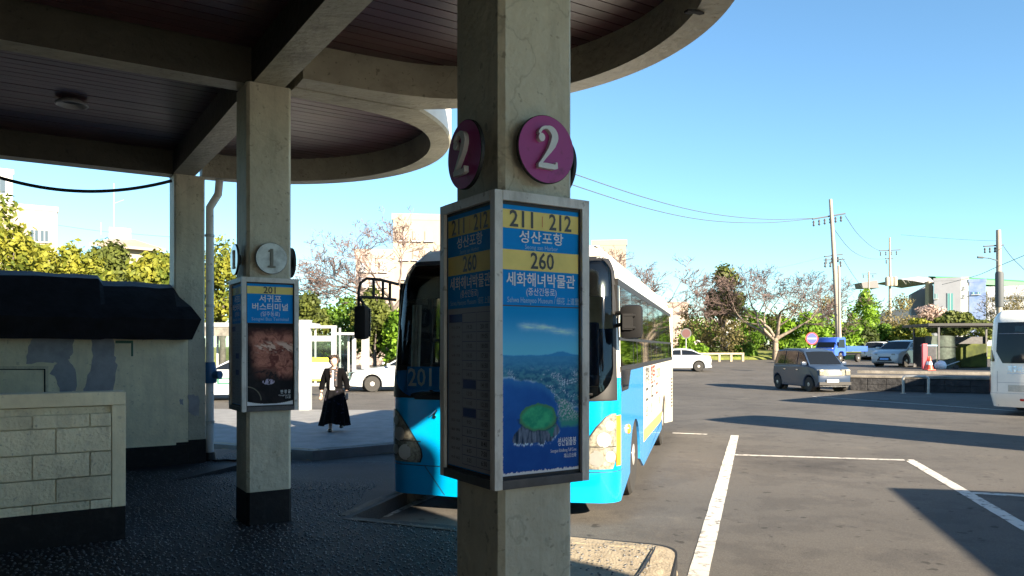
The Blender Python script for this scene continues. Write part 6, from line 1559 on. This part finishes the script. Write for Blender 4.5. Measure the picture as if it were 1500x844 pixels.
# sports hall
gy0 = building('sports_hall', 'white sports hall block with tall teal window bay', 1368, 1407, 411, 130, M_BLDG, depth=18, wins=[(1388, 1396, 430, 455), (1369.5, 1373, 430, 437), (1369.5, 1373, 446, 452)], winm=M_WINT)  # white front in shade, the shade put into its grey tone
building('sports_hall', 'bright white stair tower beside the blue panel building', 1407.3, 1418.5, 410, 129, M_BLDW, depth=16, wins=[(1412, 1413.5, 420, 423), (1412, 1413.5, 432, 435)])
building('office_building', 'blue panelled building front right of the stair tower', 1419.5, 1444, 413, 128, M_BLDBL, depth=14, wins=[(1424, 1428, 428, 431), (1431, 1435, 428, 431)], winm=M_WINT)
building('office_building', 'long white building wing behind the pole with the lamp arm', 1444.5, 1560, 422, 134, M_BLDW, depth=12, wins=[(1446 + 7 * k, 1451 + 7 * k, 434, 438) for k in range(8)])
# green curved roofs and grandstand frame
gr = empty('arena_roof', PX(1430, 405, 150), 0, 'long low green curved arena roof behind the white buildings', 'roof'); gi = inv(gr)
rows = []
for k in range(13):
    u = 1372 + 17 * k; v = 405.0 + 8.5 * (k / 10) ** 1.5; p = PX(u, v, 150); rows.append([(p.x, 150, p.z - 1.3), (p.x, 150, p.z - .35), (p.x, 150.6, p.z), (p.x, 153, p.z + .3), (p.x, 153, p.z - 1.3)])
mm = MB(); mm.grid(rows); mm.build('roof_shell', M_ROOFG, gr, world=gi)
gs = empty('grandstand', PX(1345, 455, 138), 0, 'grey grandstand with slanted roof trusses and a concrete pier', 'grandstand'); gsi = inv(gs)
def gpan(nm, pts, d, th, m_):
    q = MB(); P = [PX(u, v, d) for u, v in pts]; q.prism([(p.x, p.z) for p in P], lambda x, z: (x, d, z), lambda x, z: (x, d + th, z)); return q.build(nm, m_, gs, world=gsi)
gpan('roof_deck', [(1318, 409), (1345, 405.5), (1362, 407), (1370, 414), (1362, 416), (1340, 412)], 138, 10, M_BLDG)
gpan('pier', [(1360.5, 412), (1366, 412), (1366, 462), (1360.5, 462)], 137, 1.2, M_CONC)
gpan('rear_or_blocker_wall', [(1335, 432), (1360, 418), (1367.5, 418), (1367.5, 462), (1335, 462)], 143, 1.0, M_BLDG)
for k in range(6):
    u = 1322 + 7 * k; q = MB(); q.tube([PX(u, 410, 138), PX(u + 5, 416, 139)], .12, 5); q.tube([PX(u + 5, 416, 139), PX(u + 7, 409.5, 138)], .12, 5); q.build('truss', M_GALV, gs, world=gsi)
gpan('stand_slab', [(1262, 414), (1285, 410.5), (1288, 422), (1264, 422)], 140, 3, M_ALUD)
# hills
hm = MB(); rows = []
for j in range(9):
    t = j / 8; row = []
    for i in range(60):
        x = 900 + i * 60; hgt = (235 + 60 * sin(i * .11 + 1.2) + 26 * sin(i * .43) + 9 * sin(i * 1.3)) * sst(0, 18, i)
        row.append((x + j * 20, 2700 + j * 160, -3 + (hgt * .97) * sin(pi * min(1, t * 1.0)) ** .8))
    rows.append(row)
hm.grid(rows); hm.build('hill', M_HILL, smooth=60, kind='structure')

# ------------------------------------------------------------------ utility poles and wires
def pole(name, label, base, top, r0, r1, parts):
    r = empty(name, base, 0, label, 'utility pole', 'utility poles beyond the car park'); w = inv(r)
    mm = MB(); mm.tube([base - Vector((0, 0, .4)), base.lerp(top, .5), top], [r0, (r0 + r1) / 2, r1], 12); mm.build('shaft', M_POLE, r, smooth=60, world=w)
    for nm, fn_ in parts:
        mm = MB(); fn_(mm); mm.build(nm, M_POLE if nm == 'transformer' else M_WIREF, r, smooth=50, world=w)
    return r
def armf(u0, v0, u1, v1, d, ins=4, r=.07):
    def f(mm):
        a, b_ = PX(u0, v0, d), PX(u1, v1, d + 1.0); mm.tube([a, b_], r, 6)
        for k in range(ins):
            p = a.lerp(b_, (k + .25) / ins); mm.lathe([(.05, -.15), (.11, -.30), (.05, -.42), (.11, -.55), (.04, -.65)], 7, p)
    return f
d1 = 66; b1 = PX(1231, 520, d1); b1.z = gz(0, d1)
pole('utility_pole', 'tall leaning concrete utility pole with a tilted crossarm', b1, PX(1216.5, 292, d1), .26, .13, [('crossarm', armf(1190, 321, 1238, 313, d1 - .3, 6)), ('crossarm', armf(1208, 376, 1234, 372.5, d1 - .3, 3, .06)), ('crossarm', armf(1207, 381, 1237, 380, d1 - .3, 4, .05))])
q1 = PX(1231, 515, 61); q1.z = gz(0, 61)
pole('utility_pole', 'thin white service pole right beside the leaning pole', q1, PX(1228.5, 389, 61), .13, .09, [])
q2 = PX(1304, 500, 100); q2.z = 0
def trans(mm):
    for u in (1300, 1305, 1311):
        p = PX(u, 412, 99.4); mm.lathe([(.28, -.6), (.30, -.5), (.30, .4), (.2, .55)], 10, p)
pole('utility_pole', 'upright pole with transformers above the tan trees', q2, PX(1303.3, 348, 100), .24, .10, [('crossarm', armf(1288, 367.5, 1319, 366, 99.7, 4)), ('crossarm', armf(1297, 379, 1308, 379, 99.7, 2)), ('transformer', trans)])
q3 = PX(1274, 470, 130); q3.z = .5
pole('utility_pole', 'small distant pole left of the transformer pole', q3, PX(1272.5, 398, 130), .22, .12, [('crossarm', armf(1263, 401.5, 1284, 401, 129.6, 3))])
q4 = PX(1464.5, 500, 72); q4.z = .4
def lamp(mm):
    mm.tube([PX(1461.5, 382, 71.8), PX(1450, 378.5, 71.6), PX(1434, 377, 71.4)], .05, 6); mm.tube([PX(1440, 377.4, 71.4), PX(1432, 377, 71.4)], .11, 6)
def clad(mm): mm.lathe([(.34, -1.9), (.36, -1.8), (.36, 1.2), (.30, 1.4)], 12, PX(1464, 420, 72))
pole('utility_pole', 'pale utility pole with a lamp arm above the white bus', q4, PX(1462.5, 337, 72), .28, .20, [('crossarm', armf(1441, 361, 1470, 359, 71.7, 4)), ('lamp_arm', lamp), ('climbing_guard', clad)])
def wire(label, uv, d0, d1, r=.026, group='power lines across the sky'):
    n = 24; P = []
    for i in range(n + 1):
        t = i / n * (len(uv) - 1); k = min(int(t), len(uv) - 2); f = t - k
        p0 = uv[max(k - 1, 0)]; p1 = uv[k]; p2 = uv[k + 1]; p3 = uv[min(k + 2, len(uv) - 1)]
        q = [.5 * ((2 * p1[j]) + (p2[j] - p0[j]) * f + (2 * p0[j] - 5 * p1[j] + 4 * p2[j] - p3[j]) * f * f + (3 * p1[j] - p0[j] - 3 * p2[j] + p3[j]) * f ** 3) for j in (0, 1)]
        P.append(PX(q[0], q[1], d0 + (d1 - d0) * i / n))
    mm = MB(); mm.tube(P, r, 5); return tag(mm.build('power_line', M_WIREF, smooth=60), label, 'wire', group)
wire('upper power line running from the leaning pole towards the near pillar', [(1191, 320), (1117, 321), (1030, 311), (940, 288), (830, 251)], d1, 40)
wire('lower power line running from the leaning pole towards the near pillar', [(1191, 320.5), (1117, 326.5), (1030, 322), (940, 303), (830, 268)], d1, 40)
wire('power line sagging from the leaning pole down to the transformer pole', [(1238, 316), (1255, 341), (1275, 360), (1290, 368)], d1, 99.7)
wire('power line hanging lowest between leaning and transformer poles', [(1222, 336), (1245, 365), (1270, 378), (1296, 379.5)], d1, 99.7)
wire('short power line falling from the leaning pole lower arm', [(1234, 378), (1245, 396), (1256, 412), (1270, 430)], d1, 110)
wire('power line from the lower arm of the leaning pole to the left', [(1208, 376), (1170, 386), (1130, 394), (1080, 400)], d1, 60, .014)
wire('power line rising past the lamp pole at the right', [(1380, 417), (1430, 404), (1463, 390), (1520, 366)], 90, 60)
wire('power line from the lamp pole down to the right edge', [(1470, 361), (1482, 377), (1496, 391), (1530, 425)], 72, 60)
wire('thin power line from transformer pole to lamp pole', [(1320, 344), (1380, 349), (1430, 352), (1461, 353)], 99, 72, .014)
wire('thin grey wire crossing behind the large bare tree', [(300, 360), (400, 376), (500, 384), (640, 386)], 50, 55, .012)
wire('thin wire above the antenna roof', [(85, 330), (150, 339), (210, 344), (260, 348)], 60, 60, .014)

# buses parked beyond the right edge, whose shadows lie across the lot, and an added unseen coach
def park_bus(x, y, dx, dy, label):
    c = copy_tree(wb); c.location = (x, y, -.15); c.rotation_euler = (0, 0, atan2(-dx, dy)); c['label'] = label; return c
pb = park_bus(9.35, 3.5, 0, 1, 'white bus parked outside the picture beside the empty bay')
hd = 2.66 / math.tan(SUN_EL); cc = Vector((4.68 + .6 * hd, 9.89 - .8 * hd)) + BX * BW2; pb.location = (cc.x, cc.y, -.15); pb.rotation_euler = (0, 0, atan2(-BX.y * -1, BX.x) * -1 + pi); pb.rotation_euler = (0, 0, atan2(BY.x, -BY.y))
c = park_bus(10.1, 13.35, .60, -.80, 'white bus parked outside the picture whose shadow crosses the lot'); c.scale = (1, 1, 1.18)
c4 = park_bus(26.5, 34.8, .80, .60, 'unseen white coach added to throw a shadow on the hatchback'); c4.scale = (1, 1, 1.2); c4.location.z = TZ  # unseen caster, added for the shade over the hatchback
wb.scale = (1, 1.4, 1)
for o in (wb, pb, c, c4): o['group'] = 'white buses'
